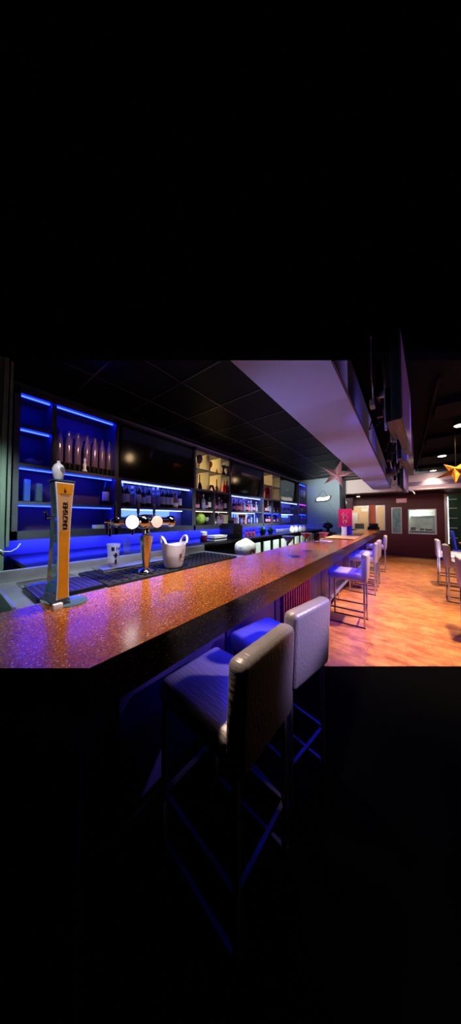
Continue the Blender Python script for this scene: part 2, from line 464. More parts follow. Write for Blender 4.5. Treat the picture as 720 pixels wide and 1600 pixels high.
# ------------------------------------------------------------------ shelf wall
ZS = [1.25, 1.33, 1.58, 1.61, 1.93, 1.965, 2.60, 2.68]
ys = [.385, .68, 1.335, 2.60, 3.60, 4.94, 5.94, 7.36, 8.13]
def unit(name, label, y0, y1, cells, back=M['frame_back'], tvbay=False):
    """cells: list of (y0, y1, z0, z1, strip material or None, backing material)"""
    t = thing(name, label, 'shelving', (XF, y0, 0))
    w = y1 - y0
    return t, w
def side(t, y, z0=1.25, z1=2.68, th=.04, m=None, x0=-.3): return box_obj('side_panel', m or M['frame'], x0, 0, y - th / 2, y + th / 2, z0, z1, t)
def shelf(t, y0, y1, z, th=.03, m=None, x0=-.3, x1=0): return box_obj('shelf', m or M['frame'], x0, x1, y0, y1, z, z + th, t)
def backp(t, y0, y1, z0, z1, m): return box_obj('back_panel', m, -.3, -.29, y0, y1, z0, z1, t)
def strip(t, y0, y1, z, m=None, x=-.05, h=.010): return box_obj('led_strip', m or M['ledblue'], x, x + .016, y0, y1, z - h, z, t)

# unit A : nearest, glass display
t, w = unit('shelf_unit', 'nearest blue-lit grey shelf unit with tall glass decanters, left of the televisions', ys[0], ys[2], [])
d1 = ys[1] - ys[0]
side(t, .02); side(t, d1, 1.965, 2.6); side(t, w - .02)
shelf(t, 0, w, 2.62, .06); shelf(t, .04, d1 - .02, 2.295); shelf(t, .04, w - .04, 1.93, .035); shelf(t, .04, w - .04, 1.58); shelf(t, 0, w, 1.25, .08)
backp(t, .04, w - .04, 1.33, 2.62, M['frame_back'])
strip(t, .05, d1 - .03, 2.615); strip(t, .05, d1 - .03, 2.29); strip(t, d1 + .03, w - .06, 2.615); strip(t, .05, w - .06, 1.925, x=-.06); strip(t, .05, w - .06, 1.575, x=-.06)
box_obj('led_strip', M['ledblue_soft'], -.235, -.21, .05, w - .05, 1.238, 1.25, t)

def tv_unit(i0, label, lower):
    y0, y1 = ys[i0], ys[i0 + 1]
    t, w = unit('shelf_unit', label, y0, y1, [])
    side(t, .02, 1.33, 1.93); side(t, w - .02, 1.33, 1.93)
    shelf(t, 0, w, 2.66, .025, x0=-.3); shelf(t, 0, w, 1.93, .035); shelf(t, .04, w - .04, 1.58); shelf(t, 0, w, 1.25, .08)
    backp(t, 0, w, 1.965, 2.66, M['black_matte']); backp(t, .04, w - .04, 1.33, 1.93, M['wallblue'])
    strip(t, .05, w - .05, 1.925, M['ledsky'], x=-.07); strip(t, .05, w - .3, 1.565, M['ledpale'], x=-.285, h=.09); strip(t, .05, w - .1, 1.575, M['ledsky'], x=-.2)
    box_obj('led_strip', M['ledblue_soft'], -.235, -.21, .05, w - .05, 1.238, 1.25, t)
    return t
tv_unit(2, 'grey shelf unit with wine bottles under the nearest wall television', 0)
tv_unit(4, 'blue-lit shelf unit with spirit bottles under the middle wall television', 0)
tv_unit(6, 'blue-lit shelf unit with wine glasses under the farthest wall television', 0)

# unit C : display niches
def niche_unit(i0, label, top_split, warm):
    y0, y1 = ys[i0], ys[i0 + 1]
    t, w = unit('shelf_unit', label, y0, y1, [])
    fm = M['frame']
    side(t, .02); side(t, w - .02)
    shelf(t, 0, w, 2.62, .06); shelf(t, .04, w - .04, 2.30, .015); shelf(t, .04, w - .04, 1.93, .035); shelf(t, .04, w - .04, 1.58); shelf(t, 0, w, 1.25, .08)
    backp(t, .04, w - .04, 1.965, 2.62, M['cell_back']); backp(t, .04, w - .04, 1.33, 1.93, M['frame_back'])
    for s_ in top_split: side(t, s_ * w, 1.965, 2.62, .02, M['cell_back'])
    side(t, .52 * w, 1.33, 1.93, .03)
    ed = [0] + top_split + [1]
    for a in ed[:-1]:
        for z0, z1 in ((1.965, 2.29), (2.315, 2.62)):
            box_obj('led_strip', M['ledwarm'], -.285, -.27, a * w + .05, a * w + .062, z0 + .01, z1 - .01, t)
    strip(t, .05, w * .5, 1.575, warm, x=-.05); strip(t, w * .55, w - .06, 1.575, warm, x=-.05)
    box_obj('led_strip', M['ledblue_soft'], -.235, -.21, .05, w - .05, 1.238, 1.25, t)
    return t
niche_unit(3, 'yellow-lit display niches with goblets and vases between the first two televisions', [.37, .7], mat('warm_tape', (0, 0, 0), .5, emit=(1, .8, .6), es=2.5))
niche_unit(5, 'narrow yellow-lit niches between the middle and farthest televisions', [.5], M['ledblue'])
# last unit E
t, w = unit('shelf_unit', 'farthest shelf unit, violet-lit, against the teal wall', ys[7], ys[8], [])
side(t, .02); side(t, w - .02); shelf(t, 0, w, 2.62, .06); shelf(t, .04, w - .04, 1.93, .035); shelf(t, .04, w - .04, 1.58); shelf(t, 0, w, 1.25, .08)
backp(t, .04, w - .04, 1.33, 2.62, mat('violet_backing', (120, 80, 170), .5))
strip(t, .05, w - .06, 2.615); strip(t, .05, w - .06, 1.925, mat('violet_led', (0, 0, 0), .5, emit=(.25, .01, 1), es=20)); strip(t, .05, w - .06, 1.575)
box_obj('led_strip', M['ledblue_soft'], -.235, -.21, .05, w - .05, 1.238, 1.25, t)

# wall televisions
for i0, lab in ((2, 'nearest large black wall television reflecting two warm lamps'), (4, 'middle black wall television above the spirit bottles'), (6, 'farthest black wall television, smallest in view')):
    y0, y1 = ys[i0] + .03, ys[i0 + 1] - .03
    t = thing('wall_television', lab, 'television', (XF - .06, (y0 + y1) / 2, 1.975))
    h = (y1 - y0) / 2; t.rotation_euler.y = math.radians(10 if i0 < 6 else 3); t.location.x -= .05
    bm = B(); add_box(bm, -.05, .0, -h, h, 0, .66, .004); obj('body', bm, M['black'], t, True)
    box_obj('screen', M['tv'], .0, .004, -h + .015, h - .015, .015, .645, t)
    bm = B(); add_box(bm, -.13, -.05, -.2, .2, .15, .5); obj('wall_bracket', bm, M['black_matte'], t)

# ------------------------------------------------------------------ bottles
def bottle_proto(name, glass, prof, lab_m, lab_z, lab_r, cap_m, cap_z, cap_r):
    t = bpy.data.objects.new(name, None); C.objects.link(t); t.empty_display_size = .05
    bm = B(); add_lathe(bm, prof, seg=16); obj('glass_body', bm, glass, t, True)
    if lab_m:
        bm = B(); add_lathe(bm, [(lab_r, lab_z[0]), (lab_r, lab_z[1])], seg=16, cap=False); obj('label', bm, lab_m, t, True)
    bm = B(); add_lathe(bm, [(cap_r, cap_z[0]), (cap_r, cap_z[1])], seg=12); obj('cap', bm, cap_m, t, True)
    return t
WP = [(.036, 0), (.038, .01), (.038, .18), (.03, .21), (.014, .24), (.013, .30)]
SP = [(.040, 0), (.042, .01), (.042, .16), (.036, .18), (.014, .20), (.014, .25)]
FP = [(.045, 0), (.05, .01), (.05, .12), (.03, .16), (.016, .18), (.016, .23)]
protos = {
 'wine': bottle_proto('wine_bottle', M['winebottle'], WP, M['label'], (.05, .15), .0392, M['ink'], (.255, .305), .0145),
 'wineg': bottle_proto('wine_bottle', M['brownbottle'], WP, M['labelg'], (.04, .16), .0392, M['label'], (.255, .305), .0145),
 'clear': bottle_proto('spirit_bottle', M['clearbottle'], SP, M['labelg'], (.03, .13), .0432, M['label'], (.24, .275), .017),
 'pink': bottle_proto('spirit_bottle', M['pinkbottle'], SP, M['labelp'], (.03, .12), .0432, M['label'], (.24, .27), .017),
 'amber': bottle_proto('spirit_bottle', M['amber'], FP, M['label'], (.03, .09), .0512, M['ink'], (.22, .25), .018),
 'brown': bottle_proto('spirit_bottle', M['brownbottle'], SP, M['labelp'], (.04, .12), .0432, M['ink'], (.24, .27), .017),
}
used = set()
def bottle(kind, loc, s, label, group, sz=None):
    p = protos[kind]
    sc = (s, s, sz or s)
    if kind not in used:
        used.add(kind); p.location = loc; p.scale = sc; p['label'] = label; p['category'] = 'bottle'; p['group'] = group; return p
    o = dup(p, loc, 0, label, group, sc); o['category'] = 'bottle'; return o
def yat(px, X): return at(px, 800, X=X).y
ORD = ['first', 'second', 'third', 'fourth', 'fifth', 'sixth', 'seventh', 'eighth', 'ninth', 'tenth', 'eleventh', 'twelfth', 'thirteenth', 'fourteenth']
KD = {'wine': 'dark green wine bottle with white label', 'wineg': 'dark wine bottle with grey-blue label', 'clear': 'pale squat bottle with blue-grey label', 'pink': 'rose bottle with pink label', 'amber': 'amber flask bottle with dark cap', 'brown': 'dark brown bottle with pink label'}
row = [(190, 'wineg', 1, 1), (197.5, 'wine', 1, 1.08), (206, 'clear', 1.15, 1), (216, 'wine', .95, 1.12), (223.5, 'wine', .85, .92), (231.5, 'wine', .95, 1.1), (239, 'clear', .95, 1.05), (246, 'clear', .95, 1.1), (253.5, 'wine', .95, 1.1), (260.6, 'wine', .92, 1.1), (267, 'wine', .92, 1.1), (273, 'amber', .95, .95), (280.4, 'wine', .9, 1.08)]
for i, (px, kd, s, sz) in enumerate(row):
    bottle(kd, (-2.9, yat(px, -2.9), 1.61), s, '%s, %s from left under the nearest television' % (KD[kd], ORD[i]), 'bottles in a row under the nearest television', sz)
bottle('wine', (-2.9, yat(164.5, -2.9), 1.61), 1, 'single dark wine bottle at the right end of the blue-lit shelf', 'bottle alone on the blue shelf', 1.1)
g = 'bottles on the upper shelf below the display niches'
for i, (px, kd, s) in enumerate([(305.5, 'brown', .7), (309, 'brown', .75), (317.5, 'clear', 1.0), (322.5, 'brown', .7), (326.6, 'wine', .95), (335.5, 'pink', .8), (338.6, 'brown', .75), (342, 'clear', .92), (346, 'pink', .75), (351, 'wine', .95)]):
    bottle(kd, (-2.88, yat(px, -2.88), 1.61), s, '%s, %s from left just below the yellow niches' % (KD[kd], ORD[i]), g)
g = 'bottles on the lower shelf below the display niches'
for i, (px, kd, s) in enumerate([(335, 'amber', .8), (341, 'clear', .95), (344.5, 'pink', .85), (348, 'clear', .8)]):
    bottle(kd, (-2.88, yat(px, -2.88), 1.33), s * .9, '%s, %s from left on the shelf beside the white card' % (KD[kd], ORD[i]), g)
g = 'bottles on the upper shelf under the middle television'
for i, (px, kd, s) in enumerate([(365.3, 'brown', .9), (369, 'pink', .9), (372.5, 'brown', .95), (376, 'pink', .9), (380.5, 'clear', 1.1), (384.5, 'brown', .9), (388, 'pink', .9), (392, 'clear', .95), (396, 'brown', .9), (400, 'clear', .9)]):
    bottle(kd, (-2.9, yat(px, -2.9), 1.61), s, '%s, %s in the upper row under the middle television' % (KD[kd], ORD[i]), g)
g = 'bottles on the lower shelf under the middle television'
for i, (px, kd, s) in enumerate([(364.5, 'pink', .9), (368, 'clear', .85), (376.5, 'clear', .9), (381, 'pink', .85), (388, 'wineg', .8), (392, 'clear', .85), (401, 'clear', .8)]):
    bottle(kd, (-2.9, yat(px, -2.9), 1.33), s * .85, '%s, %s in the lower row under the middle television' % (KD[kd], ORD[i]), g)
g = 'bottles in the narrow niches'
for i, (px, kd, s, z) in enumerate([(415.5, 'brown', 1, 1.61), (418.5, 'wineg', 1, 1.61), (422, 'clear', .95, 1.61), (428, 'clear', .5, 1.61), (433, 'clear', .5, 1.61), (416, 'brown', .9, 1.33), (420, 'brown', .9, 1.33), (428, 'brown', .7, 1.33), (433, 'wineg', .7, 1.33)]):
    bottle(kd, (-2.88, yat(px, -2.88), z), s, '%s, %s on the %s shelf of the narrow niches' % (KD[kd], ORD[i if i < 5 else i - 5], 'upper' if z > 1.5 else 'lower'), g)

# tall glass decanters in bay 2
dec0 = bpy.data.objects.new('glass_decanter', None); C.objects.link(dec0)
bm = B(); add_lathe(bm, [(.034, 0), (.036, .01), (.034, .30), (.026, .36), (.016, .40), (.014, .46), (.018, .47)], seg=18)
obj('glass_body', bm, mat('smoky_clear_glass', (150, 125, 140), .12, metal=.35, trans=.3, ior=1.45), dec0, True)
bm = B(); add_lathe(bm, [(.039, .02), (.039, .06)], seg=18, cap=False); obj('band', bm, M['chrome'], dec0, True)
decpx = [90.5, 105, 119.5, 134, 146.5, 158, 169]
for i, px in enumerate(decpx):
    loc = (-2.96, yat(px, -2.96), 1.965)
    lab = 'tall clear glass decanter, %s from the left in the large blue-lit bay' % ORD[i]
    if i == 0:
        o = dec0; o.location = loc; o['label'] = lab
    else: o = dup(dec0, loc, 0, lab)
    o['category'] = 'decanter'; o['group'] = 'tall decanters in the blue-lit bay'; o.scale = (1, 1, .98)
# low dark tumblers in front of the decanters
tum0 = bpy.data.objects.new('dark_tumbler', None); C.objects.link(tum0)
bm = B(); add_lathe(bm, [(.025, 0), (.03, .08), (.026, .08), (.02, .01)], seg=14); obj('cup', bm, M['black'], tum0, True)
bm = B(); add_lathe(bm, [(.03, .078), (.031, .082)], seg=14); obj('rim', bm, M['goblet'], tum0, True)
for i, px in enumerate([98, 106, 114, 122, 129, 138, 145, 152, 159, 166, 173]):
    loc = (-2.865, yat(px, -2.865), 1.965)
    lab = 'low black tumbler, %s from the left in front of the tall decanters' % ORD[i]
    if i == 0: o = tum0; o.location = loc; o['label'] = lab
    else: o = dup(tum0, loc, 0, lab)
    o['category'] = 'glass'; o['group'] = 'black tumblers in front of the decanters'
fg = thing('figurine', 'small white figurine among the black tumblers in the large bay', 'figurine', (-2.84, yat(131, -2.84), 1.965))
bm = B(); add_lathe(bm, [(.022, 0), (.026, .02), (.014, .05), (.02, .09), (.009, .12), (.016, .14), (.004, .165)], seg=14); obj('body', bm, M['porcelain'], fg, True)
bm = B(); add_box(bm, -.03, .03, -.03, .03, 0, .01, .002); obj('base', bm, M['ink'], fg)

# bay 1 : glass dish ; row B : acrylic blocks ; bottom: white box
ds = thing('glass_boat', 'low clear glass boat ornament in the small bay at upper left', 'ornament', (-2.93, .53, 1.965))
bm = B()
for k_ in range(1):
    prof = [(.02, 0), (.05, .005), (.10, .045), (.13, .05), (.10, .04), (.04, .02)]
    add_lathe(bm, prof, seg=20)
obj('hull', bm, M['glass'], ds, True); bm = B(); add_lathe(bm, [(.05, .05), (.03, .075), (.005, .09)], seg=16); obj('lid', bm, M['glass'], ds, True)
for i, (dy, h, m_, lab) in enumerate([(0, .22, M['acrylblue'], 'bright blue acrylic block at the left end of the blue shelf'), (.07, .19, M['acryl'], 'clear leaning acrylic menu holder beside the blue block')]):
    tt = thing('acrylic_block', lab, 'block', (-2.92, .50 + dy * 1.3, 1.61))
    bm = B(); add_box(bm, -.05, .05, -.022, .022, 0, h, .004); obj('body', bm, m_, tt, True)
    bm = B(); add_box(bm, -.055, .055, -.026, .026, 0, .008); obj('base', bm, M['chrome'], tt)
wb = thing('tissue_box', 'small white box on the bottom shelf right of the orange tower', 'box', (-2.87, yat(154, -2.87), 1.33))
box_obj('body', M['porcelain'], -.04, .04, -.055, .055, 0, .045, wb, .004); box_obj('slot', M['ink'], -.02, .02, -.03, .03, .045, .047, wb)

# ornaments in the display niches
def goblet(name, lab, loc, s, m, sh=1):
    t = thing(name, lab, 'goblet', loc); t.scale = (s, s, s * sh)
    bm = B(); add_lathe(bm, [(.01, .10), (.045, .13), (.06, .18), (.05, .24), (.047, .24), (.055, .18), (.04, .135), (.005, .11)], seg=18); obj('bowl', bm, m, t, True)
    bm = B(); add_lathe(bm, [(.045, 0), (.04, .008), (.008, .02), (.008, .06), (.014, .07), (.008, .08), (.01, .10)], seg=14); obj('stem', bm, M['brownbottle'], t, True)
    return t
XD = -2.9
goblet('goblet', 'large smoked glass goblet in the top left yellow niche', (XD, yat(310.5, XD), 2.317), 1.1, M['goblet'])
goblet('goblet', 'small amber goblet in the top middle yellow niche', (XD, yat(327.5, XD), 2.317), .85, M['amber'])
def vase(lab, loc, m, prof, cat='vase', nm='vase', m2=None):
    t = thing(nm, lab, cat, loc)
    bm = B(); add_lathe(bm, prof, seg=18); obj('body', bm, m, t, True)
    z = prof[-1][1]; r = prof[-1][0]
    bm = B(); add_lathe(bm, [(r * 1.08, z), (r * 1.12, z + .008), (r * .9, z + .01)], seg=14); obj('rim', bm, m2 or m, t, True)
    return t
vase('tall slim red twisted vase in the top middle yellow niche', (XD, yat(340, XD), 2.317), M['red'], [(.03, 0), (.045, .02), (.03, .12), (.016, .2), (.014, .26)])
vase('dark hourglass ornament in the top right yellow niche', (XD, yat(348.5, XD), 2.317), M['black'], [(.05, 0), (.055, .03), (.03, .08), (.02, .12), (.045, .17), (.05, .2)], 'ornament', 'ornament')
vase('dark long-necked decanter in the lower left yellow niche', (XD, yat(311.5, XD), 1.967), M['brownbottle'], [(.045, 0), (.05, .04), (.03, .11), (.011, .14), (.010, .26)], 'decanter', 'decanter')
vase('violet glass jar in the lower middle yellow niche', (XD, yat(338.5, XD), 1.967), M['maroonglass'], [(.03, 0), (.035, .06), (.032, .10), (.014, .12), (.013, .24)], 'jar', 'glass_jar')
vase('bright red bottle vase in the lower right yellow niche', (XD, yat(350, XD), 1.967), M['red'], [(.05, 0), (.055, .05), (.045, .14), (.018, .17), (.016, .24)])
vase('dark wine-red vase in the upper left of the narrow niches', (XD, yat(416.5, XD), 1.967), M['maroonglass'], [(.09, 0), (.1, .05), (.08, .25), (.05, .3)])
sh_ = thing('shoe_ornament', 'dark curved shoe ornament in the lower middle yellow niche', 'ornament', (XD, yat(330.5, XD), 1.967))
bm = B(); add_tube(bm, [(0, -.08, .02), (0, -.03, .10), (0, .02, .11), (0, .07, .02)], .022, 10); obj('body', bm, M['brownbottle'], sh_, True)
bm = B(); add_box(bm, -.03, .03, -.09, .09, 0, .012, .003); obj('sole', bm, M['black'], sh_)
# lower shelf: melon, small glass figure, card
ml = thing('watermelon', 'striped green melon on the bottom shelf below the yellow niches', 'melon', (-2.92, yat(312, -2.92), 1.33))
bm = B(); add_lathe(bm, [(.11 * math.sin(a * PI / 12), .11 - .11 * math.cos(a * PI / 12)) for a in range(13)], seg=22, cap=False); obj('rind', bm, M['greenball'], ml, True)
bm = B(); add_tube(bm, [(0, 0, .22), (.01, 0, .24), (.02, .01, .25)], .006, 6); obj('stem', bm, M['green'], ml)
goblet('goblet', 'tiny clear goblet beside the green melon', (-2.88, yat(323.5, -2.88), 1.33), .6, M['glass'])
cd = thing('menu_card', 'white folded card at the right end of the shelf below the niches', 'card', (-2.84, yat(354.5, -2.84), 1.33))
bm = B(); add_box(bm, 0, .006, -.1, .1, 0, .19, rot=Matrix.Rotation(.1, 3, 'Y')); obj('front_leaf', bm, mat('cream_card', (220, 214, 170), .7), cd)
bm = B(); add_box(bm, -.05, -.044, -.1, .1, 0, .19, rot=Matrix.Rotation(-.1, 3, 'Y')); obj('back_leaf', bm, M['paper'], cd)
# framed lit sign on the shelf under the middle television
fs = thing('picture_frame', 'small cream-framed sign among bottles under the middle television', 'frame', (-2.86, yat(377.5, -2.86), 1.33))
bm = B(); w_, h_ = .16, .22
add_box(bm, 0, .015, -w_, -w_ + .02, 0, h_); add_box(bm, 0, .015, w_ - .02, w_, 0, h_); add_box(bm, 0, .015, -w_, w_, h_ - .02, h_)
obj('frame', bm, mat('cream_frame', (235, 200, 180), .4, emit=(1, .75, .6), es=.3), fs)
box_obj('panel', M['brownbottle'], .0, .008, -w_ + .02, w_ - .02, h_ - .08, h_ - .02, fs)
# vertical pale tube
tb = thing('light_tube', 'upright pale blue light tube on the shelf under the middle television', 'light', (-2.86, yat(397.5, -2.86), 1.33))
box_obj('tube', M['ledpale'], -.01, .01, -.012, .012, .01, .235, tb); box_obj('base', M['ink'], -.02, .02, -.02, .02, 0, .01, tb)
# wine glasses under the farthest television and last unit
wg0 = bpy.data.objects.new('wine_glass', None); C.objects.link(wg0)
bm = B(); add_lathe(bm, [(.004, .08), (.03, .11), (.036, .15), (.03, .19), (.028, .19), (.034, .15), (.028, .112), (.003, .085)], seg=14); obj('bowl', bm, M['clearbottle'], wg0, True)
bm = B(); add_lathe(bm, [(.03, 0), (.028, .004), (.004, .01), (.004, .08)], seg=12); obj('stem', bm, M['clearbottle'], wg0, True)
wl = [(442 + 3.1 * i, 1.61) for i in range(6)] + [(471, 1.61), (475, 1.61), (470, 1.33), (475, 1.33), (470, 1.965), (475, 1.965)]
for i, (px, z) in enumerate(wl):
    loc = (-2.9, yat(px, -2.9), z)
    lab = ('upright wine glass, %s from the left under the farthest television' % ORD[i]) if i < 6 else ('%s wine glass on the %s shelf of the violet-lit unit' % (['left', 'right'][i % 2], {1.61: 'middle', 1.33: 'bottom', 1.965: 'top'}[z]))
    if i == 0: o = wg0; o.location = loc; o['label'] = lab
    else: o = dup(wg0, loc, 0, lab)
    o['category'] = 'glass'; o['group'] = 'wine glasses on the far shelves'
    if z == 1.965: o.scale = (2.2, 2.2, 2.6)

# ------------------------------------------------------------------ back counter
bc = tag(box_obj('back_worktop', M['black'], -3.1, -2.24, .4, 8.1, 1.05, 1.085, bev=.004), 'long black back worktop under the blue-lit shelf wall', 'worktop')
labs = ['nearest', 'second nearest', 'third nearest', 'fourth nearest', 'fifth nearest', 'sixth nearest', 'seventh nearest', 'eighth nearest', 'ninth nearest', 'tenth nearest', 'eleventh nearest', 'twelfth nearest']
def cab_unit(y0, y1, lab, doors):
    t = thing('under_counter_cabinet', lab, 'cabinet', (-2.27, y0, 0))
    box_obj('body', M['black_matte'], -.75, 0, .005, y1 - y0 - .005, .08, 1.05, t)
    for (a, b) in doors:
        dd = box_obj('door', M['pale'], .0, .02, a, b, .12, .98, t, .004)
        box_obj('handle', M['black'], .02, .035, b - .04, b - .025, .5, .7, dd)
    box_obj('plinth', M['black_matte'], -.7, -.04, .02, y1 - y0 - .02, 0, .08, t)
cab_unit(.45, 1.78, 'black steel cabinet nearest the tap towers under the back worktop', [])
cab_unit(1.78, 2.2, 'narrow cabinet with a pale door behind the white ice bucket', [(.08, .30)])
cab_unit(2.2, 3.55, 'wide black cabinet behind the white bag', [])
c0 = 3.55
for i in range(11):
    y0 = c0 + i * .41
    cab_unit(y0, y0 + .41, 'pale-doored cabinet, %s of the row beyond the white bag' % labs[i], [(.04, .31)])

# stainless station between the counters
st = thing('steel_bar_station', 'stainless steel bar station with raised rear rim behind the counter', 'bar station', (-1.29, .2, 0))
box_obj('deck', M['steel'], -.62, 0, 0, 1.75, 1.03, 1.06, st, .004)
box_obj('apron', M['steel'], -.62, -.02, .02, 1.73, .45, 1.03, st)
box_obj('splash_rim', M['steel'], -.66, -.62, 0, 1.75, 1.0, 1.13, st, .006)
box_obj('end_panel', M['steel'], -.66, 0, -.015, 0, .45, 1.08, st, .004)
for x in (-.6, -.04):
    for y in (.04, 1.7):
        bm = B(); add_lathe(bm, [(.02, 0), (.02, .45)], (x, y, 0), 10); obj('leg', bm, M['steel'], st, True)
# recessed ice well cover
box_obj('well_lid', M['chrome'], -.55, -.36, .08, .36, 1.06, 1.068, st, .003)

# green cloth bundle at the left edge
gp = at(4, 946, Z=1.06)
gc = thing('green_bin', 'dark green cloth bin at the left edge behind the counter', 'bin', (-1.50, -.02, 0)); gc.scale = (1, 1, 1.085)
bm = B(); add_lathe(bm, [(.14, 0), (.17, .5), (.18, .97), (.185, 1.0), (.17, 1.01), (.16, .95), (.14, .1)], seg=24); obj('body', bm, M['greencloth'], gc, True)
bm = B(); add_lathe(bm, [(.186, .95), (.192, .97), (.192, 1.0), (.186, 1.02)], seg=24, cap=False); obj('rolled_rim', bm, M['greencloth'], gc, True)

# drip tray behind the branded tower
dt = thing('drip_tray', 'black perforated drip tray behind the orange beer tower', 'tray', (-1.50, .42, 1.06), math.radians(0))
bm = B(); add_box(bm, -.12, .17, -.15, .15, 0, .02, .006); obj('tray', bm, M['black'], dt, True)
bm = B()
for i in range(11): add_box(bm, -.115 + i * .0268, -.105 + i * .0268, -.14, .14, .02, .024)
for i in range(11): add_box(bm, -.11, .16, -.14 + i * .0275, -.133 + i * .0275, .0195, .0235)
obj('grate', bm, M['tbar'], dt)

# long rubber bar mat
bmx = thing('bar_mat', 'long black rubber bar mat under the chrome tap tower', 'mat', (-1.55, 1.18, 1.06))
bm = B(); add_box(bm, -.22, .235, -.60, .62, 0, .018, .005); obj('base', bm, M['rubber'], bmx, True)
bm = B()
for i in range(24):
    for j in range(9):
        add_box(bm, -.195 + j * .05, -.18 + j * .05, -.57 + i * .05, -.555 + i * .05, .018, .023)
tag_ = obj('studs', bm, M['rubber'], bmx); tag_['kind'] = 'stuff'
tr2 = thing('glass_tray', 'shallow violet-lit steel tray behind the black bar mat', 'tray', (-1.72, 1.0, 1.079))
bm = B(); add_box(bm, -.1, .1, -.32, .5, 0, .008, .003); obj('plate', bm, M['steel'], tr2, True)
bm = B(); add_box(bm, .095, .1, -.32, .5, .008, .018); add_box(bm, -.1, -.095, -.32, .5, .008, .018); add_box(bm, -.095, .095, -.32, -.315, .008, .018); obj('rim', bm, M['chrome'], tr2)

# ------------------------------------------------------------------ main bar counter
k1, k2 = at(0, 1044, Z=1.08), at(133, 1044, Z=1.08)
bar = thing('bar_counter', 'long brown speckled granite bar counter with dark front running down the room', 'bar counter', (0, 0, 0))
slab('countertop', clip(rect(-1.255, -.622, -1, 8.55), k1, k2), 1.045, 1.08, M['granite'], bar)
pl = clip(rect(-.66, -.62, -1, 8.55), k1, k2)
slab('edge_apron', pl, .96, 1.079, M['granite_edge'], bar)
slab('carcass', clip(rect(-1.22, -1.03, -1, 8.5), k1, k2), 0.1, 1.045, M['black_matte'], bar)
slab('soffit_board', clip(rect(-1.03, -.66, -1, 8.5), k1, k2), .985, 1.045, M['black_matte'], bar)
slab('plinth', clip(rect(-1.2, -1.06, -1, 8.5), k1, k2), 0, .1, M['black_matte'], bar)
yy = .5; n = 0
while yy < 8.3:
    box_obj('front_panel', M['darkblue'], -1.03, -1.012, yy, yy + .74, .12, .955, bar, .004); yy += .76
box_obj('led_strip', M['ledblue_soft'], -.76, -.74, 1.0, 8.4, .972, .985, bar)
# end closing panel
slab('end_panel', [k1.to_2d() + (k2 - k1).to_2d() * 0, k2.to_2d() + (k2 - k1).to_2d() * -.0, k2.to_2d() + Vector((.01, -.012)), k1.to_2d() + Vector((.01, -.012))], 0.1, .9, M['black_matte'], bar).location = (0, 0, -.0)
# red slatted grille on the bar front
gr = thing('red_grille', 'red slatted grille panel on the bar front beyond the first two stools', 'grille', (-1.0, 2.15, .28))
bm = B()
for i in range(13): add_box(bm, -.01, .012, i * .065, i * .065 + .03, 0, .62)
obj('slats', bm, M['redslat'], gr)
bm = B(); add_box(bm, -.012, .006, -.03, .84, -.03, 0); add_box(bm, -.012, .006, -.03, .84, .62, .65); obj('frame', bm, M['black'], gr)
# foot rail
fr = thing('foot_rail', 'chrome foot rail along the base of the bar', 'rail', (-.94, 0, .2))
bm = B(); add_tube(bm, [(0, 1.0, 0), (0, 8.3, 0)], .025, 12); obj('tube', bm, M['chrome_leg'], fr, True)
for y in (1.3, 2.9, 4.3, 5.8, 7.3):
    bm = B(); add_tube(bm, [(0, y, 0), (-.075, y, -.02)], .012, 8); add_tube(bm, [(0, y, 0), (0, y, -.2)], .012, 8); obj('bracket', bm, M['chrome_leg'], fr, True)

# ------------------------------------------------------------------ stools
def make_stool(name, label, group):
    t = thing(name, label, 'bar stool', group=group)
    # local: faces -X (towards the bar); back at +X ; origin on the floor at the centre
    bm = B(); add_box(bm, -.24, .20, -.19, .19, .605, .715, .03, seg=3); obj('seat', bm, M['silver'], t, True)
    bm = B(); vs = add_box(bm, -.04, .04, -.19, .19, -.20, .19, .03, seg=3, rot=Matrix.Rotation(.05, 3, 'Y'))
    bmesh.ops.translate(bm, verts=bm.verts, vec=(.215, 0, .785 - (-.005))); obj('backrest', bm, M['silver'], t, True)
    for x, y in ((-.215, -.165), (-.215, .165), (.21, -.165), (.21, .165)):
        bm = B(); add_box(bm, x - .011, x + .011, y - .011, y + .011, 0.004, .61, .003); lg = obj('leg', bm, M['chrome_leg'], t, True)
        bm = B(); add_box(bm, x - .013, x + .013, y - .013, y + .013, 0, .012); obj('foot_cap', bm, M['black'], lg)
    bm = B()
    for y in (-.165, .165): add_box(bm, -.204, .199, y - .008, y + .008, .20, .216)
    for x in (-.215, .21): add_box(bm, x - .008, x + .008, -.154, .154, .20, .216)
    obj('stretcher', bm, M['dark_chrome'], t)
    for y in (-.165, .165):
        bm = B(); add_box(bm, -.204, .199, y - .008, y + .008, .0, .014); obj('floor_runner', bm, M['black'], t)
    return t
g = 'silver stools along the bar'
s0 = make_stool('bar_stool', 'nearest silver bar stool, its brown-lit back cut by the bottom edge', g)
s0.location = (-.66, .80, 0); s0.rotation_euler.z = -.06
sp = [(-.645, 1.30, -.2, 'second silver bar stool, violet-lit back beside the bar edge'),
      (-.655, 3.60, .03, 'third silver bar stool, shown whole with chrome legs beyond the gap'),
      (-.675, 5.2, 0, 'fourth silver bar stool, just behind the one shown whole'),
      (-.675, 5.85, 0, 'fifth silver bar stool, close behind the fourth'),
      (-.655, 7.55, .02, 'farthest silver bar stool near the far end of the bar')]
for x, y, r, lab in sp: dup(s0, (x, y, 0), r, lab, g)
g2 = 'silver stools at the aisle-side high table'
sr = [(.79, 6.85, 'farthest silver stool at the right-hand high table'), (.80, 5.6, 'middle silver stool at the right-hand high table'), (.77, 3.98, 'nearest silver stool at right, cut by the photo edge')]
for x, y, lab in sr: dup(s0, (x, y, 0), PI, lab, g2)
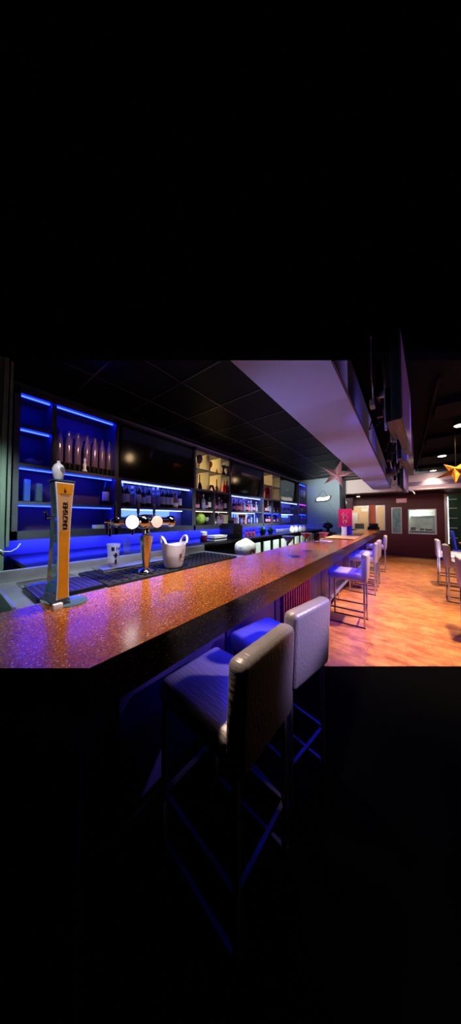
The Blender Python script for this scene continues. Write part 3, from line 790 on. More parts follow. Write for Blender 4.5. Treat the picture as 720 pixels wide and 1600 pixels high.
# high table
ht = thing('high_table', 'brown-topped high table beside the right-hand stools', 'table', (1.5, 6.0, 0))
box_obj('tabletop', M['wood'], -.52, .5, -1.5, 1.4, .86, .9, ht, .006)
for y in (-1.1, 1.0):
    bm = B(); add_lathe(bm, [(.22, 0), (.22, .015), (.035, .03), (.035, .86)], (0, y, 0), 20); obj('pedestal', bm, M['chrome_leg'], ht, True)
bcx = at(717, 850, Y=8.4)
bch = thing('plastic_chair', 'glossy blue chair at the right edge beyond the high table', 'chair', (bcx.x + .08, 8.4, 0), PI / 2)
bm = B(); add_box(bm, -.2, .2, -.2, .2, .55, .6, .02); obj('seat', bm, M['bluechair'], bch, True)
bm = B(); add_box(bm, -.2, .2, .16, .2, .6, 1.12, .018, rot=Matrix.Rotation(-.12, 3, 'X')); obj('backrest', bm, M['bluechair'], bch, True)
for x, y in ((-.17, -.17), (.17, -.17), (-.17, .17), (.17, .17)):
    bm = B(); add_lathe(bm, [(.012, 0), (.014, .56)], (x, y, 0), 8); obj('leg', bm, M['chrome_leg'], bch, True)

# ------------------------------------------------------------------ branded beer tower
tw = thing('beer_tower', 'tall clear beer tower with orange panel lettered KINGFISHER on the counter', 'beer tower', (-1.142, .318, 1.08), math.radians(5))
H_ = .505
def outline(sc):  # half width by height
    zs = [0, .03, .08, .2, .32, .42, .5]
    ws = [.030, .024, .022, .023, .026, .032, .041]
    return [(w * sc, z) for w, z in zip(ws, zs)]
# glass body: slab, front faces local +X ; side silhouette widens to the foot
bm = B()
zs = [0.012, .03, .08, .2, .32, .42, .5]
hw = [.034, .030, .027, .027, .030, .036, .044]
dp = [.15, .13, .11, .09, .07, .055, .055]
rings = []
for z, w_, d_ in zip(zs, hw, dp):
    rings.append([bm.verts.new((0, -w_, z)), bm.verts.new((0, w_, z)), bm.verts.new((-d_, w_, z)), bm.verts.new((-d_, -w_, z))])
for a, b in zip(rings, rings[1:]):
    for i in range(4): bm.faces.new((a[i], a[(i + 1) % 4], b[(i + 1) % 4], b[i]))
bm.faces.new(rings[0][::-1]); bm.faces.new(rings[-1])
obj('glass_body', bm, M['acryl'], tw)
tw.scale = (.92, .86, 1.055)
def panel(name, z0, z1, m, inset, x):
    import bisect
    def wz(z):
        for i in range(len(zs) - 1):
            if zs[i] <= z <= zs[i + 1]: return hw[i] + (hw[i + 1] - hw[i]) * (z - zs[i]) / (zs[i + 1] - zs[i])
        return hw[-1]
    pts = []
    n = 8
    for i in range(n + 1):
        z = z0 + (z1 - z0) * i / n; pts.append((x, -wz(z) + inset, z))
    for i in range(n, -1, -1):
        z = z0 + (z1 - z0) * i / n; pts.append((x, wz(z) - inset, z))
    bm = B(); add_prism(bm, pts, (.0025, 0, 0)); return obj(name, bm, m, tw)
panel('white_border', .03, .495, M['porcelain'], .003, .001)
panel('orange_panel', .035, .30, M['orange'], .0075, .004)
panel('pale_panel', .30, .445, M['orange2'], .0075, .004)
panel('orange_panel', .445, .49, M['orange'], .0075, .004)
text_obj('lettering', 'KINGFISHER', .031, M['ink'], tw, (.0075, .003, .362), (PI / 2, -PI / 2, PI / 2), .0014, .66)
# little bird emblem and rule lines above the lettering
bm = B(); add_prism(bm, [(.0068, -.004, .452), (.0068, .004, .456), (.0068, .006, .464), (.0068, .001, .461), (.0068, -.001, .474), (.0068, -.005, .462)], (.001, 0, 0))
add_box(bm, .0068, .0078, -.022, .022, .447, .4485); add_box(bm, .0068, .0078, -.018, .018, .441, .4422); add_box(bm, .0068, .0078, -.018, -.0168, .441, .448)
obj('emblem', bm, M['ink'], tw)
bm = B(); add_box(bm, -.155, .008, -.038, .034, 0, .012, .003); obj('base_plate', bm, M['chrome'], tw, True)
bm = B(); add_lathe(bm, [(.075, 0), (.078, .003), (.075, .007)], (-.03, .045, 0), 28); obj('round_foot', bm, M['acryl'], tw, True)
box_obj('white_foot_block', M['porcelain'], .009, .03, -.045, -.008, 0, .022, tw, .002)
bm = B(); add_box(bm, -.075, .004, -.046, .046, .5, .506); obj('top_plate', bm, M['acryl'], tw)
# white carved handle
bm = B(); add_lathe(bm, [(.016, .506), (.020, .513), (.026, .535), (.026, .552), (.018, .568), (.008, .574), (.007, .582), (.006, .584)], (-.03, -.016, 0), 18)
hd = obj('tap_handle', bm, M['porcelain'], tw, True)
bm = B(); add_lathe(bm, [(.009, 0), (.010, .004), (.004, .006)], (-.006, -.010, .548), 12, axis='X'); obj('eye_spot', bm, M['cable'], hd, True)
bm = B(); add_lathe(bm, [(.005, .582), (.007, .587), (.005, .591)], (-.03, -.016, 0), 10); obj('finial', bm, M['chrome'], hd, True)
# side spigot
bm = B(); add_tube(bm, [(-.03, -.03, .36), (-.03, -.06, .355)], .006, 10); add_tube(bm, [(-.03, -.06, .345), (-.03, -.062, .38)], .005, 10); add_tube(bm, [(-.042, -.066, .375), (-.018, -.066, .375)], .004, 8)
obj('spigot', bm, M['chrome'], tw, True)

# ------------------------------------------------------------------ chrome T tower
tp = thing('tap_tower', 'chrome T-shaped beer tap tower with two round lit badges', 'beer tower', (-1.40, .86, 1.083))
bm = B(); add_lathe(bm, [(.048, 0), (.05, .008), (.044, .018), (.030, .026), (.022, .03), (.021, .04), (.03, .12), (.045, .232), (.047, .245), (.03, .255), (.022, .27), (.022, .30)], seg=28)
obj('column', bm, M['chrome'], tp, True)
zb = .345
bm = B(); add_lathe(bm, [(.012, -.235), (.03, -.215), (.034, -.2), (.026, -.19), (.026, -.07), (.045, -.05), (.05, -.02), (.05, .04), (.045, .06), (.028, .075), (.028, .17), (.04, .18), (.045, .2), (.043, .215), (.02, .22)], (0, 0, zb), 24, axis='Y')
obj('barrel', bm, M['chrome'], tp, True)
for y, m_, nm in ((-.14, M['bulb'], 'lit_badge'), (.035, M['bulbpink'], 'lit_badge'), (.0, None, None)):
    if m_ is None: continue
    bm = B(); add_lathe(bm, [(.036, 0), (.044, .01), (.044, .025), (.04, .03)], (.045, y, zb), 28, axis='X'); hs = obj('badge_ring', bm, M['chrome'], tp, True)
    bm = B(); add_lathe(bm, [(.041, 0), (.038, .008), (.02, .016), (.002, .018)], (.075, y, zb), 28, axis='X'); obj(nm, bm, m_, hs, True)
for y in (-.21, -.06, .06):
    bm = B(); add_tube(bm, [(.0, y, zb), (.0, y, zb + .05)], .006, 8); add_lathe(bm, [(.006, .05), (.009, .06), (.011, .11), (.007, .125)], (0, y, zb), 12); obj('tap_lever', bm, M['black'], tp, True)
    bm = B(); add_tube(bm, [(0, y, zb), (-.05, y, zb - .01), (-.065, y, zb - .04), (-.066, y, zb - .09)], .009, 10); obj('spout', bm, M['chrome'], tp, True)
bm = B(); add_tube(bm, [(0, -.235, zb), (0, -.27, zb)], .006, 8); add_tube(bm, [(0, -.255, zb - .07), (0, -.255, zb + .02)], .005, 8); obj('side_tap', bm, M['chrome'], tp, True)

# pint glass with black print, tumbler behind
def pint(lab, loc, s, printed):
    t = thing('pint_glass', lab, 'glass', loc); t.scale = (s, s, s)
    bm = B(); add_lathe(bm, [(.028, 0), (.029, .005), (.042, .15), (.040, .15), (.027, .012), (.002, .012)], seg=24); obj('glass_wall', bm, M['glass'], t, True)
    if printed:
        bm = B(); add_lathe(bm, [(.0275, .014), (.0275, .024)], seg=20); obj('rosy_base', bm, M['pinkbottle'], t, True)
        bm = B()
        for z0, z1, a0, a1 in ((.055, .095, -.45, .35), (.02, .05, -.2, .25), (.105, .13, -.75, -.3), (.105, .13, .0, .15), (.11, .125, .3, .6)):
            n = 6
            for i in range(n):
                b0 = a0 + (a1 - a0) * i / n; b1 = a0 + (a1 - a0) * (i + 1) / n
                if z0 == .055:
                    f = 1 - abs((i + .5) / n * 2 - 1); zz0 = .075 - .022 * f; zz1 = .075 + .022 * f
                else: zz0, zz1 = z0, z1
                pts = []
                for aa, zz in ((b0, zz0), (b1, zz0), (b1, zz1), (b0, zz1)):
                    r = .0295 + .013 * (zz - .005) / .145
                    pts.append(bm.verts.new((r * math.cos(aa), r * math.sin(aa), zz)))
                bm.faces.new(pts)
        obj('print', bm, M['ink'], t)
    return t
pint('clear pint glass with black print on the tray left of the tap tower', (-1.74, .80, 1.0875), 1.15, True)
pint('plain clear tumbler on the back worktop behind the tap tower', (-2.35, 1.22, 1.085), 1.15, False)

# ice bucket
ib = thing('ice_bucket', 'white plastic ice bucket with two looped handles beside the taps', 'bucket', (-1.395, 1.09, 1.085), math.radians(-18))
bm = B()
seg = 40; prof = []
def ring(r, z, wob):
    out = []
    for i in range(seg):
        a = 2 * PI * i / seg
        h = z + wob * (abs(math.sin(a)) ** 2.0)
        out.append(bm.verts.new((r * math.cos(a) , r * math.sin(a), h)))
    return out
rs = [ring(.062, 0, 0), ring(.070, .012, 0), ring(.085, .10, 0), ring(.094, .165, .02), ring(.091, .165, .02), ring(.082, .10, 0), ring(.066, .018, 0)]
for a, b in zip(rs, rs[1:]):
    for i in range(seg): bm.faces.new((a[i], a[(i + 1) % seg], b[(i + 1) % seg], b[i]))
bm.faces.new(rs[0][::-1]); bm.faces.new(rs[-1])
obj('bucket_wall', bm, M['porcelain'], ib, True)
for s_ in (-1, 1):
    bm = B(); pts = []
    for i in range(13):
        a = PI * i / 12
        pts.append((.058 * math.cos(a), s_ * (.078 + .018 * math.sin(a)), .178 + .052 * math.sin(a)))
    add_tube(bm, pts, .009, 10); obj('handle', bm, M['porcelain'], ib, True)
text_obj('lettering', 'B...', .045, M['ink'], ib, (.0865, .034, .088), (PI / 2 - .12, 0, PI / 2 + .38), .001)
bm = B()
for i in range(3): add_box(bm, .0885 - i * .0008, .0895 - i * .0008, .028, .05, .118 + i * .008, .121 + i * .008, rot=Matrix.Rotation(.35, 3, 'Z'))
obj('fine_print', bm, M['cable'], ib)

# ------------------------------------------------------------------ items on the back worktop
def dark_item(nm, lab, cat, px, X, parts, rz=0):
    return thing(nm, lab, cat, (X, yat(px, X), 1.085), rz)
cm = dark_item('coffee_machine', 'black coffee machine on the back worktop above the white bag', 'machine', 361, -2.55, None)
bm = B(); add_box(bm, -.16, .16, -.15, .15, 0, .24, .012); obj('body', bm, M['black'], cm, True)
bm = B(); add_box(bm, -.13, .12, -.13, .13, .24, .27, .006); add_lathe(bm, [(.05, .27), (.06, .33), (.02, .335)], (0, 0, 0), 16); obj('hopper', bm, M['black'], cm, True)
bm = B(); add_tube(bm, [(.16, -.05, .14), (.2, -.05, .13), (.2, -.05, .1)], .012, 8); obj('spout', bm, M['chrome'], cm, True)
cn = dark_item('drink_can', 'white-topped dark red can on the back worktop', 'can', 318, -2.5, None)
bm = B(); add_lathe(bm, [(.05, 0), (.055, .01), (.055, .1), (.05, .11)], seg=20); obj('body', bm, M['maroonglass'], cn, True)
bm = B(); add_lathe(bm, [(.056, .1), (.056, .15), (.04, .16)], seg=20); obj('lid', bm, M['porcelain'], cn, True)
for i in range(4):
    o = tag(box_obj('magazine', [M['paper'], M['black'], M['paper'], M['ledwhite'] if False else M['label']][i], -.1, .1, -.16, .16, 0, .02, bev=.002),
            ['bottom magazine, white', 'second magazine from the bottom, black', 'third magazine from the bottom, white', 'topmost magazine, pale'][i] + ', in the stack on the back worktop', 'magazine', 'magazines stacked on the back worktop')
    o.location = (-2.5, yat(338, -2.5) + .01 * (i % 2), 1.085 + .021 * i)
def plant(lab, px, X, s):
    t = thing('potted_plant', lab, 'plant', (X, yat(px, X), 1.085)); t.scale = (s, s, s)
    bm = B(); add_lathe(bm, [(.05, 0), (.07, .09), (.06, .09), (.045, .02)], seg=16); obj('pot', bm, M['black'], t, True)
    bm = B()
    for i in range(46):
        a = random.uniform(0, 2 * PI); e = random.uniform(.1, 1.3); l = random.uniform(.08, .16)
        d_ = V(math.cos(a) * math.cos(e), math.sin(a) * math.cos(e), math.sin(e)); s_ = d_.cross(V(0, 0, 1)).normalized() * .018
        b_ = V(0, 0, .085); m_ = b_ + d_ * l * .6; tp_ = b_ + d_ * l - V(0, 0, .02)
        vs = [bm.verts.new(p) for p in (b_, m_ + s_, tp_, m_ - s_)]; bm.faces.new(vs)
    obj('foliage', bm, M['green'], t); return t
plant('leafy green plant on the back worktop below the middle television', 410, -2.5, 1)
plant('small green plant just right of the leafy one on the back worktop', 422, -2.5, .9)
tb0 = bpy.data.objects.new('stemless_glass', None); C.objects.link(tb0)
bm = B(); add_lathe(bm, [(.02, 0), (.032, .04), (.03, .08), (.028, .08), (.029, .04), (.016, .008)], seg=14); obj('cup', bm, M['clearbottle'], tb0, True)
bm = B(); add_lathe(bm, [(.03, .078), (.031, .083)], seg=14); obj('rim', bm, M['label'], tb0, True)
for i in range(12):
    px = 432 + i * 3.0; loc = (-2.6, yat(px, -2.6), 1.085)
    lab = 'small upturned glass, %s from the left in the row below the farthest television' % ORD[i]
    if i == 0: o = tb0; o.location = loc; o['label'] = lab
    else: o = dup(tb0, loc, 0, lab)
    o['category'] = 'glass'; o['group'] = 'row of small glasses on the back worktop'
# dark syrup bottles at the worktop edge
for i, px in enumerate([385, 391, 396]):
    t = thing('syrup_bottle', 'rosy-lit short bottle, %s from the left beside the coffee machine' % ORD[i], 'bottle', (-2.5, yat(px, -2.5), 1.085), 0, 'short bottles beside the coffee machine')
    bm = B(); add_lathe(bm, [(.035, 0), (.037, .07), (.015, .09), (.014, .11)], seg=14); obj('glass_body', bm, M['pinkbottle'], t, True)
    bm = B(); add_lathe(bm, [(.016, .11), (.016, .13)], seg=10); obj('cap', bm, M['black'], t)

# white bag hung at the station
bgp = at(383, 868, X=-2.05)
bg = thing('white_bag', 'rumpled white bag on a black stool behind the counter', 'bag', (-2.0, yat(383, -2.0), .80))
bm = B(); bmesh.ops.create_icosphere(bm, subdivisions=3, radius=.16)
for v in bm.verts:
    n_ = 1 + .13 * math.sin(v.co.x * 31 + 1) * math.cos(v.co.y * 27) + .03 * math.sin(v.co.z * 50)
    v.co = V(v.co.x * .9 * n_, v.co.y * 1.1 * n_, (abs(v.co.z / .16) ** .7) * .16 * (1 if v.co.z > 0 else -1) * n_ + .16)
obj('sack', bm, M['bag'], bg, True)
bm = B(); add_tube(bm, [(.13, -.06, .1), (.14, -.02, .17), (.135, .05, .13), (.13, .07, .05)], .012, 8); obj('cord', bm, M['ink'], bg, True)
bs = thing('step_stool', 'black stool under the white bag behind the counter', 'stool', (-2.0, yat(383, -2.0), 0))
bm = B(); add_box(bm, -.17, .17, -.17, .17, .75, .79, .01); obj('seat', bm, M['black'], bs, True)
for x, y in ((-.14, -.14), (.14, -.14), (-.14, .14), (.14, .14)):
    bm = B(); add_lathe(bm, [(.014, 0), (.014, .75)], (x, y, 0), 8); obj('leg', bm, M['black'], bs, True)

# ------------------------------------------------------------------ cocktails and things on the counter
def martini(lab, p, liquid, s=1):
    t = thing('martini_glass', lab, 'cocktail', (p.x, p.y, 1.08)); t.scale = (s, s, s)
    bm = B(); add_lathe(bm, [(.036, 0), (.036, .002), (.006, .008), (.0035, .02), (.0035, .09), (.006, .10), (.055, .165), (.0535, .165), (.004, .103)], seg=28); obj('glass_body', bm, M['thinglass'], t, True)
    bm = B(); add_lathe(bm, [(.003, .105), (.0505, .160), (.002, .161)], seg=28); obj('drink', bm, liquid, t, True)
    return t
martini('martini glass of blue cocktail on the counter', at(451, 870, Z=1.08), M['bluedrink'], 1.22)
martini('martini glass of red cocktail on the counter', at(478.5, 860, Z=1.08), M['reddrink'], 1.22)
q = at(505.5, 846, Z=1.08)
nk = tag(box_obj('napkin', M['paper'], -.11, .11, -.09, .12, 0, .004), 'white napkins under the orange drink', 'napkin'); nk.location = (q.x, q.y, 1.0805)
ob = thing('cocktail_bowl', 'wide glass of orange cocktail on white napkins', 'cocktail', (q.x, q.y, 1.0855))
bm = B(); add_lathe(bm, [(.045, 0), (.045, .003), (.008, .01), (.008, .05), (.05, .07), (.085, .14), (.08, .14), (.045, .076), (.006, .06)], seg=24); obj('glass_body', bm, M['thinglass'], ob, True)
bm = B(); add_lathe(bm, [(.03, .072), (.046, .078), (.076, .135), (.01, .136)], seg=24); obj('drink', bm, M['orangedrink'], ob, True)
q = at(495, 845, Z=1.08)
mg = thing('beer_mug', 'dark mug left of the orange cocktail', 'mug', (q.x, q.y, 1.081))
bm = B(); add_lathe(bm, [(.045, 0), (.045, .12), (.04, .12), (.038, .01)], seg=18); obj('body', bm, M['brownbottle'], mg, True)
bm = B(); add_tube(bm, [(0, -.045, .1), (0, -.08, .09), (0, -.08, .04), (0, -.045, .03)], .008, 8); obj('handle', bm, M['brownbottle'], mg, True)
# tan patterned runner boards
q0, q1 = at(540, 842, Z=1.08), at(560, 836, Z=1.08)
mt1 = thing('serving_board', 'tan speckled board lying across the counter beyond the cocktails', 'board', (-.94, 4.75, 1.0805))
box_obj('board', M['tan'], -.26, .24, -.38, .42, 0, .012, mt1, .003); box_obj('edge_band', M['black'], -.265, .245, -.385, -.38, .001, .011, mt1)
mt2 = thing('counter_mat', 'dark green mat behind the tan board on the counter', 'mat', (-.96, 5.75, 1.0805))
box_obj('mat', mat('dark_green_mat', (44, 52, 34), .6), -.24, .2, -.45, .4, 0, .01, mt2); box_obj('hem', M['tan'], -.24, .2, .4, .42, .0, .01, mt2)
# magenta sign
p = at(539, 826, Z=1.08 + .12)
q = at(539, 830, X=-1.16)
sg = thing('counter_sign', 'magenta standing sign with white script at the far counter end', 'sign', (-1.15, yat(539, -1.15), 1.08), math.radians(-20) + .6)
h_ = .30
bm = B(); add_box(bm, -.15, .15, -.01, .01, .15, .60, .004); obj('panel', bm, mat('magenta_face', (190, 16, 96), .5, emit=(1, .02, .25), es=.25), sg, True)
bm = B(); add_box(bm, -.02, .02, -.015, .015, 0, .16); add_box(bm, -.1, .1, -.06, .06, 0, .012); obj('stand', bm, M['black'], sg)
bm = B()
add_tube(bm, [(-.04, -.014, .24), (-.055, -.014, .34), (-.02, -.014, .45), (-.05, -.014, .52), (-.07, -.014, .46), (-.03, -.014, .38)], .006, 6)
add_tube(bm, [(.05, -.014, .52), (.02, -.014, .46), (.05, -.014, .38), (.02, -.014, .30), (.0, -.014, .24)], .006, 6)
add_tube(bm, [(-.06, -.014, .27), (.0, -.014, .33), (.05, -.014, .28)], .005, 6)
obj('script', bm, M['label'], sg)
for i, (px, X, m_, lab) in enumerate([(537, -1.02, M['label'], 'white tin at the foot of the magenta sign'), (541.5, -1.0, M['darkblue'], 'dark blue tin at the foot of the magenta sign'), (545, -.98, M['bluechair'], 'blue tin, rightmost at the foot of the magenta sign')]):
    t = thing('tin_can', lab, 'tin', (X, yat(px, X), 1.08))
    bm = B(); add_lathe(bm, [(.05, 0), (.05, .2), (.047, .205)], seg=18); obj('body', bm, m_, t, True)
    bm = B(); add_lathe(bm, [(.051, .195), (.051, .205), (.03, .206)], seg=18); obj('rim', bm, M['chrome'], t, True)
# black till
tl = thing('cash_register', 'small black till standing on the far end of the counter', 'till', (-.82, yat(583, -.82), 1.08))
bm = B(); add_box(bm, -.16, .16, -.14, .14, 0, .09, .01); obj('body', bm, M['black'], tl, True)
bm = B(); add_box(bm, -.13, .13, .0, .03, .09, .2, .006, rot=Matrix.Rotation(-.2, 3, 'X')); obj('display', bm, M['black'], tl, True)
# white jugs on cabinets beyond
for i, px in enumerate([456, 462, 468.5, 474]):
    z = 1.081
    t = thing('ceramic_jug', 'pale jug, %s from the left behind the blue cocktail' % ORD[i], 'jug', (-1.75, yat(px, -1.75), .0), 0, 'pale jugs behind the blue cocktail')
    t.location = (-2.33, yat(px, -2.33), 1.085)
    bm = B(); add_lathe(bm, [(.05, 0), (.07, .04), (.06, .11), (.04, .14), (.05, .17), (.045, .17), (.035, .14)], seg=16); obj('body', bm, M['bag'], t, True)
    bm = B(); add_tube(bm, [(0, .055, .14), (0, .1, .12), (0, .1, .06), (0, .065, .04)], .008, 8); obj('handle', bm, M['bag'], t, True)
# teal wall items
fsx = at(505.5, 822, Y=8.15)
wp = thing('wall_picture', 'pale rectangular plate on the teal wall above the counter', 'picture', (fsx.x, 8.13, fsx.z))
box_obj('plate', M['pillar'] if False else mat('pale_grey_plate', (150, 164, 170), .4), -.22, .22, 0, .02, -.14, .14, wp, .004); box_obj('border', M['teal'], -.2, .2, -.003, 0, -.12, .12, wp)
vp = at(505, 833, X=-1.5)
pv = thing('desk_lamp', 'black rounded lamp in front of the pale plate by the teal wall', 'lamp', (-1.95, 7.6, 1.0))
ts = thing('side_stand', 'black stand by the teal wall carrying the rounded lamp', 'stand', (-1.95, 7.6, 0))
box_obj('post', M['black'], -.15, .15, -.15, .15, 0, .96, ts); box_obj('top', M['black'], -.2, .2, -.2, .2, .96, 1.0, ts)
bm = B(); add_lathe(bm, [(.12, 0), (.13, .02), (.05, .04), (.05, .12), (.14, .16), (.16, .22), (.11, .3), (.04, .33)], seg=20); obj('shade', bm, M['black'], pv, True)
bm = B(); add_lathe(bm, [(.015, .33), (.015, .37)], seg=8); obj('finial', bm, M['black'], pv)

# hanging oval sign
c_ = at(504.5, 779, Y=8.1)
hs = thing('hanging_sign', 'white scroll-shaped sign with dark outline hung on the teal wall', 'sign', (c_.x, 8.10, c_.z))
def scroll(sc, y, th, m, name):
    pts = [(-.27, -.07), (-.24, .03), (-.13, .07), (.0, .045), (.12, .06), (.22, .10), (.27, .09), (.24, -.02), (.16, -.08), (.02, -.10), (-.12, -.09), (-.2, -.11)]
    bm = B(); add_prism(bm, [(x * sc[0], y, z * sc[1]) for x, z in pts], (0, th, 0)); return obj(name, bm, m, hs)
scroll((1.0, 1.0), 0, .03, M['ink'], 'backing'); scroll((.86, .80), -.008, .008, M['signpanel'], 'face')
bm = B()
add_tube(bm, [(-.15, -.012, -.02), (-.1, -.012, .015), (-.06, -.012, -.02), (-.01, -.012, .0), (.03, -.012, -.025), (.08, -.012, .015), (.13, -.012, .0)], .005, 6)
obj('script', bm, M['redink'], hs)
bm = B(); add_tube(bm, [(-.18, .01, .06), (-.01, .02, .32), (.15, .01, .07)], .004, 6); obj('cord', bm, M['ink'], hs)
bm = B(); add_lathe(bm, [(.012, 0), (.012, .03)], (-.01, .015, .32), 8, axis='Y'); obj('hook', bm, M['alu'], hs)
# power cable trailing from it
cb = tag(obj('power_cord', (lambda b: (add_tube(b, [(c_.x + .1, 8.14, c_.z - .1), (c_.x + .25, 8.13, c_.z - .25), (c_.x + .36, 8.14, c_.z - .42), (c_.x + .38, 8.14, c_.z - .8)], .006, 6), b)[1])(B()), M['cable'], None, True), 'thin cord trailing below the scroll sign on the teal wall', 'cord')
# dark hanging coat / speaker right of teal wall
sp_ = thing('wall_speaker', 'dark violet-lit speaker mounted beside the teal wall corner', 'speaker', (-1.55, 8.8, 1.95), .4)
bm = B(); add_box(bm, -.13, .13, -.1, .1, -.22, .22, .02); obj('cabinet', bm, M['black'], sp_, True)
bm = B(); add_box(bm, -.11, .11, -.108, -.1, -.2, .2, .004); obj('grille', bm, M['goblet'], sp_, True)
bm = B(); add_tube(bm, [(0, .1, 0), (-.16, .14, 0)], .015, 8); obj('bracket', bm, M['black'], sp_, True)

# socket at left wall
sk = thing('wall_socket', 'white socket plate with a dangling wire at the far left wall', 'socket', (-2.70, .30, 1.20))
sk.location = (-2.70, .25, 1.18)
box_obj('plate', M['porcelain'], 0, .012, -.06, .035, -.06, .06, sk, .003); box_obj('switch', M['ink'], .012, .016, -.03, -.01, -.02, .02, sk)
bm = B(); add_tube(bm, [(.012, .03, .03), (.02, .07, -.01), (.02, .12, -.015), (.02, .16, .01), (.02, .18, .05)], .005, 6); obj('wire', bm, M['label'], sk, True)

# ------------------------------------------------------------------ star lanterns
def star(lab, p, R_, m, tilt, Y0, ztop):
    t = thing('star_lantern', lab, 'lantern', p)
    bm = B(); n = 5; rim = []
    for i in range(10):
        a = PI / 2 + PI * i / 5; r = R_ if i % 2 == 0 else R_ * .34
        rim.append(V(r * math.cos(a), 0, r * math.sin(a)))
    f_ = bm.verts.new((0, -R_ * .28, 0)); b_ = bm.verts.new((0, R_ * .28, 0)); vs = [bm.verts.new(v) for v in rim]
    for i in range(10):
        bm.faces.new((f_, vs[i], vs[(i + 1) % 10])); bm.faces.new((b_, vs[(i + 1) % 10], vs[i]))
    rot = Matrix.Rotation(tilt[0], 3, 'X') @ Matrix.Rotation(tilt[1], 3, 'Y') @ Matrix.Rotation(tilt[2], 3, 'Z')
    bmesh.ops.rotate(bm, verts=bm.verts, cent=(0, 0, 0), matrix=Matrix.Rotation(tilt[3], 3, 'Z') @ rot)
    obj('paper_body', bm, m, t)
    bm = B(); add_tube(bm, [(0, 0, 0), (0, 0, ztop - p[2])], .003, 6); obj('cord', bm, M['black'], t)
    bm = B(); add_lathe(bm, [(.01, 0), (.006, .02)], (0, 0, ztop - p[2] - .03), 8); obj('ceiling_hook', bm, M['alu'], t)
    return t
p = at(526, 741, Y=5.6)
star('pink-silver five-pointed star lantern hanging in front of the beam', tuple(p), .36, M['star_pink'], (.55, .25, 0, .3), 0, 2.845)
p = at(712, 736, Y=5.0)
star('gold five-pointed star lantern hanging at the right edge', tuple(p), .26, M['star_gold'], (-.6, .5, 0, -.4), 0, 2.975)

# ------------------------------------------------------------------ hanging televisions
def hang_tv(lab, A, Bq, zb_, h, zc):
    A = Vector(A); Bq = Vector(Bq); d_ = Bq - A; L_ = d_.length; ang = math.atan2(d_.y, d_.x)
    t = thing('hanging_television', lab, 'television', (A.x, A.y, zb_), ang)   # local +X runs along the screen, local -Y is the screen side
    bm = B(); add_box(bm, 0, L_, 0, .06, 0, h, .006); obj('body', bm, M['tvb'], t, True)
    box_obj('screen', M['tvscreen'], .012, L_ - .012, -.004, .0, .012, h - .012, t)
    bm = B(); add_box(bm, L_ * .25, L_ * .75, .06, .13, h * .15, h * .6, .01); obj('rear_housing', bm, M['black'], t, True)
    for x in (L_ * .33, L_ * .67):
        bm = B(); add_box(bm, x - .02, x + .02, .13, .145, h * .1, h * .95); add_box(bm, x - .015, x + .015, .145, .18, h * .55, h * .62); obj('mount_rail', bm, M['alu'], t)
    bm = B(); add_box(bm, L_ * .5 - .025, L_ * .5 + .025, .18, .23, h * .4, zc - zb_); add_box(bm, L_ * .3, L_ * .7, .18, .2, h * .55, h * .62); obj('drop_pole', bm, M['black'], t)
    bm = B()
    for x, z in ((L_ * .06, .12), (L_ * .06, h * .75), (L_ * .3, .004), (L_ * .75, .004)): add_lathe(bm, [(.008, 0), (.006, .004)], (x, .03, z - .006), 8)
    obj('screws', bm, M['chrome'], t)
    bm = B()
    add_tube(bm, [(L_ * .35, .12, h * .3), (L_ * .3, .22, h * .15), (L_ * .5, .3, h * .25), (L_ * .6, .24, h * .7)], .006, 6)
    add_tube(bm, [(L_ * .7, .12, h * .3), (L_ * .8, .2, .02), (L_ * .9, .22, .05)], .005, 6)
    obj('cables', bm, M['black'], t, True)
    return t
def on_z(px, py, z): return at(px, py, Z=z)
zb_ = 2.17
a_, b_ = on_z(627, 654, zb_), on_z(642, 709, zb_)
hang_tv('nearest hanging television, violet-lit screen edge-on right of the beam', (a_.x, a_.y), (b_.x, b_.y), zb_, .68, 2.98)
a2 = on_z(628, 742, zb_); b2 = on_z(637, 754, zb_)
hang_tv('second hanging television behind the nearest one', (b_.x - .03, b_.y + .35), (b_.x + .06, b_.y + 1.6), zb_, .68, 2.98)
hang_tv('farthest hanging television near the cross beam', (b_.x - .08, 6.6), (b_.x - .02, 7.8), zb_, .68, 2.98)
# projector-like bracket plate and white cables in the cavity
br_ = thing('mount_plate', 'pale green metal mounting plate in the cavity beside the nearest hanging television', 'bracket', tuple(at(602, 600, X=-.12)))
bm = B(); add_box(bm, -.006, .006, -.05, .05, -.17, .1); obj('plate', bm, mat('pale_green_metal', (120, 135, 118), .4, metal=.4), br_)
bm = B(); add_box(bm, .006, .01, -.025, .03, -.02, .05); obj('slot', bm, M['ink'], br_)
bm = B(); add_tube(bm, [(0, 0, .1), (0, 0, 2.98 - br_.location.z)], .008, 8); obj('hanger', bm, M['black'], br_)
wc = at(585, 575, X=-.2); we = at(582, 630, X=-.2)
ad = thing('cable_adapter', 'grey power adapter hanging on a white cable beside the beam', 'adapter', tuple(we))
bm = B(); add_box(bm, -.02, .02, -.05, .04, -.04, .015, .005); obj('block', bm, M['cable'], ad, True)
bm = B(); l_ = wc - we; add_tube(bm, [(0, 0, .01), (0, .05, .06), (0, .02, .14), (0, -.06, .2), (0, -.06, 2.98 - we.z)], .006, 8); obj('cord', bm, M['label'], ad, True)
pm = thing('projector_mount', 'black equipment cluster hanging beyond the televisions', 'equipment', (-.2, 5.4, 2.3))
bm = B(); add_box(bm, -.08, .08, -.15, .15, 0, .12, .01); add_box(bm, -.05, .06, .2, .4, .1, .3, .01); add_box(bm, -.04, .04, -.5, -.3, .2, .4, .01); obj('housing', bm, M['black'], pm, True)
bm = B(); add_tube(bm, [(0, 0, .1), (0, 0, .68)], .015, 8); obj('drop_pole', bm, M['black'], pm)
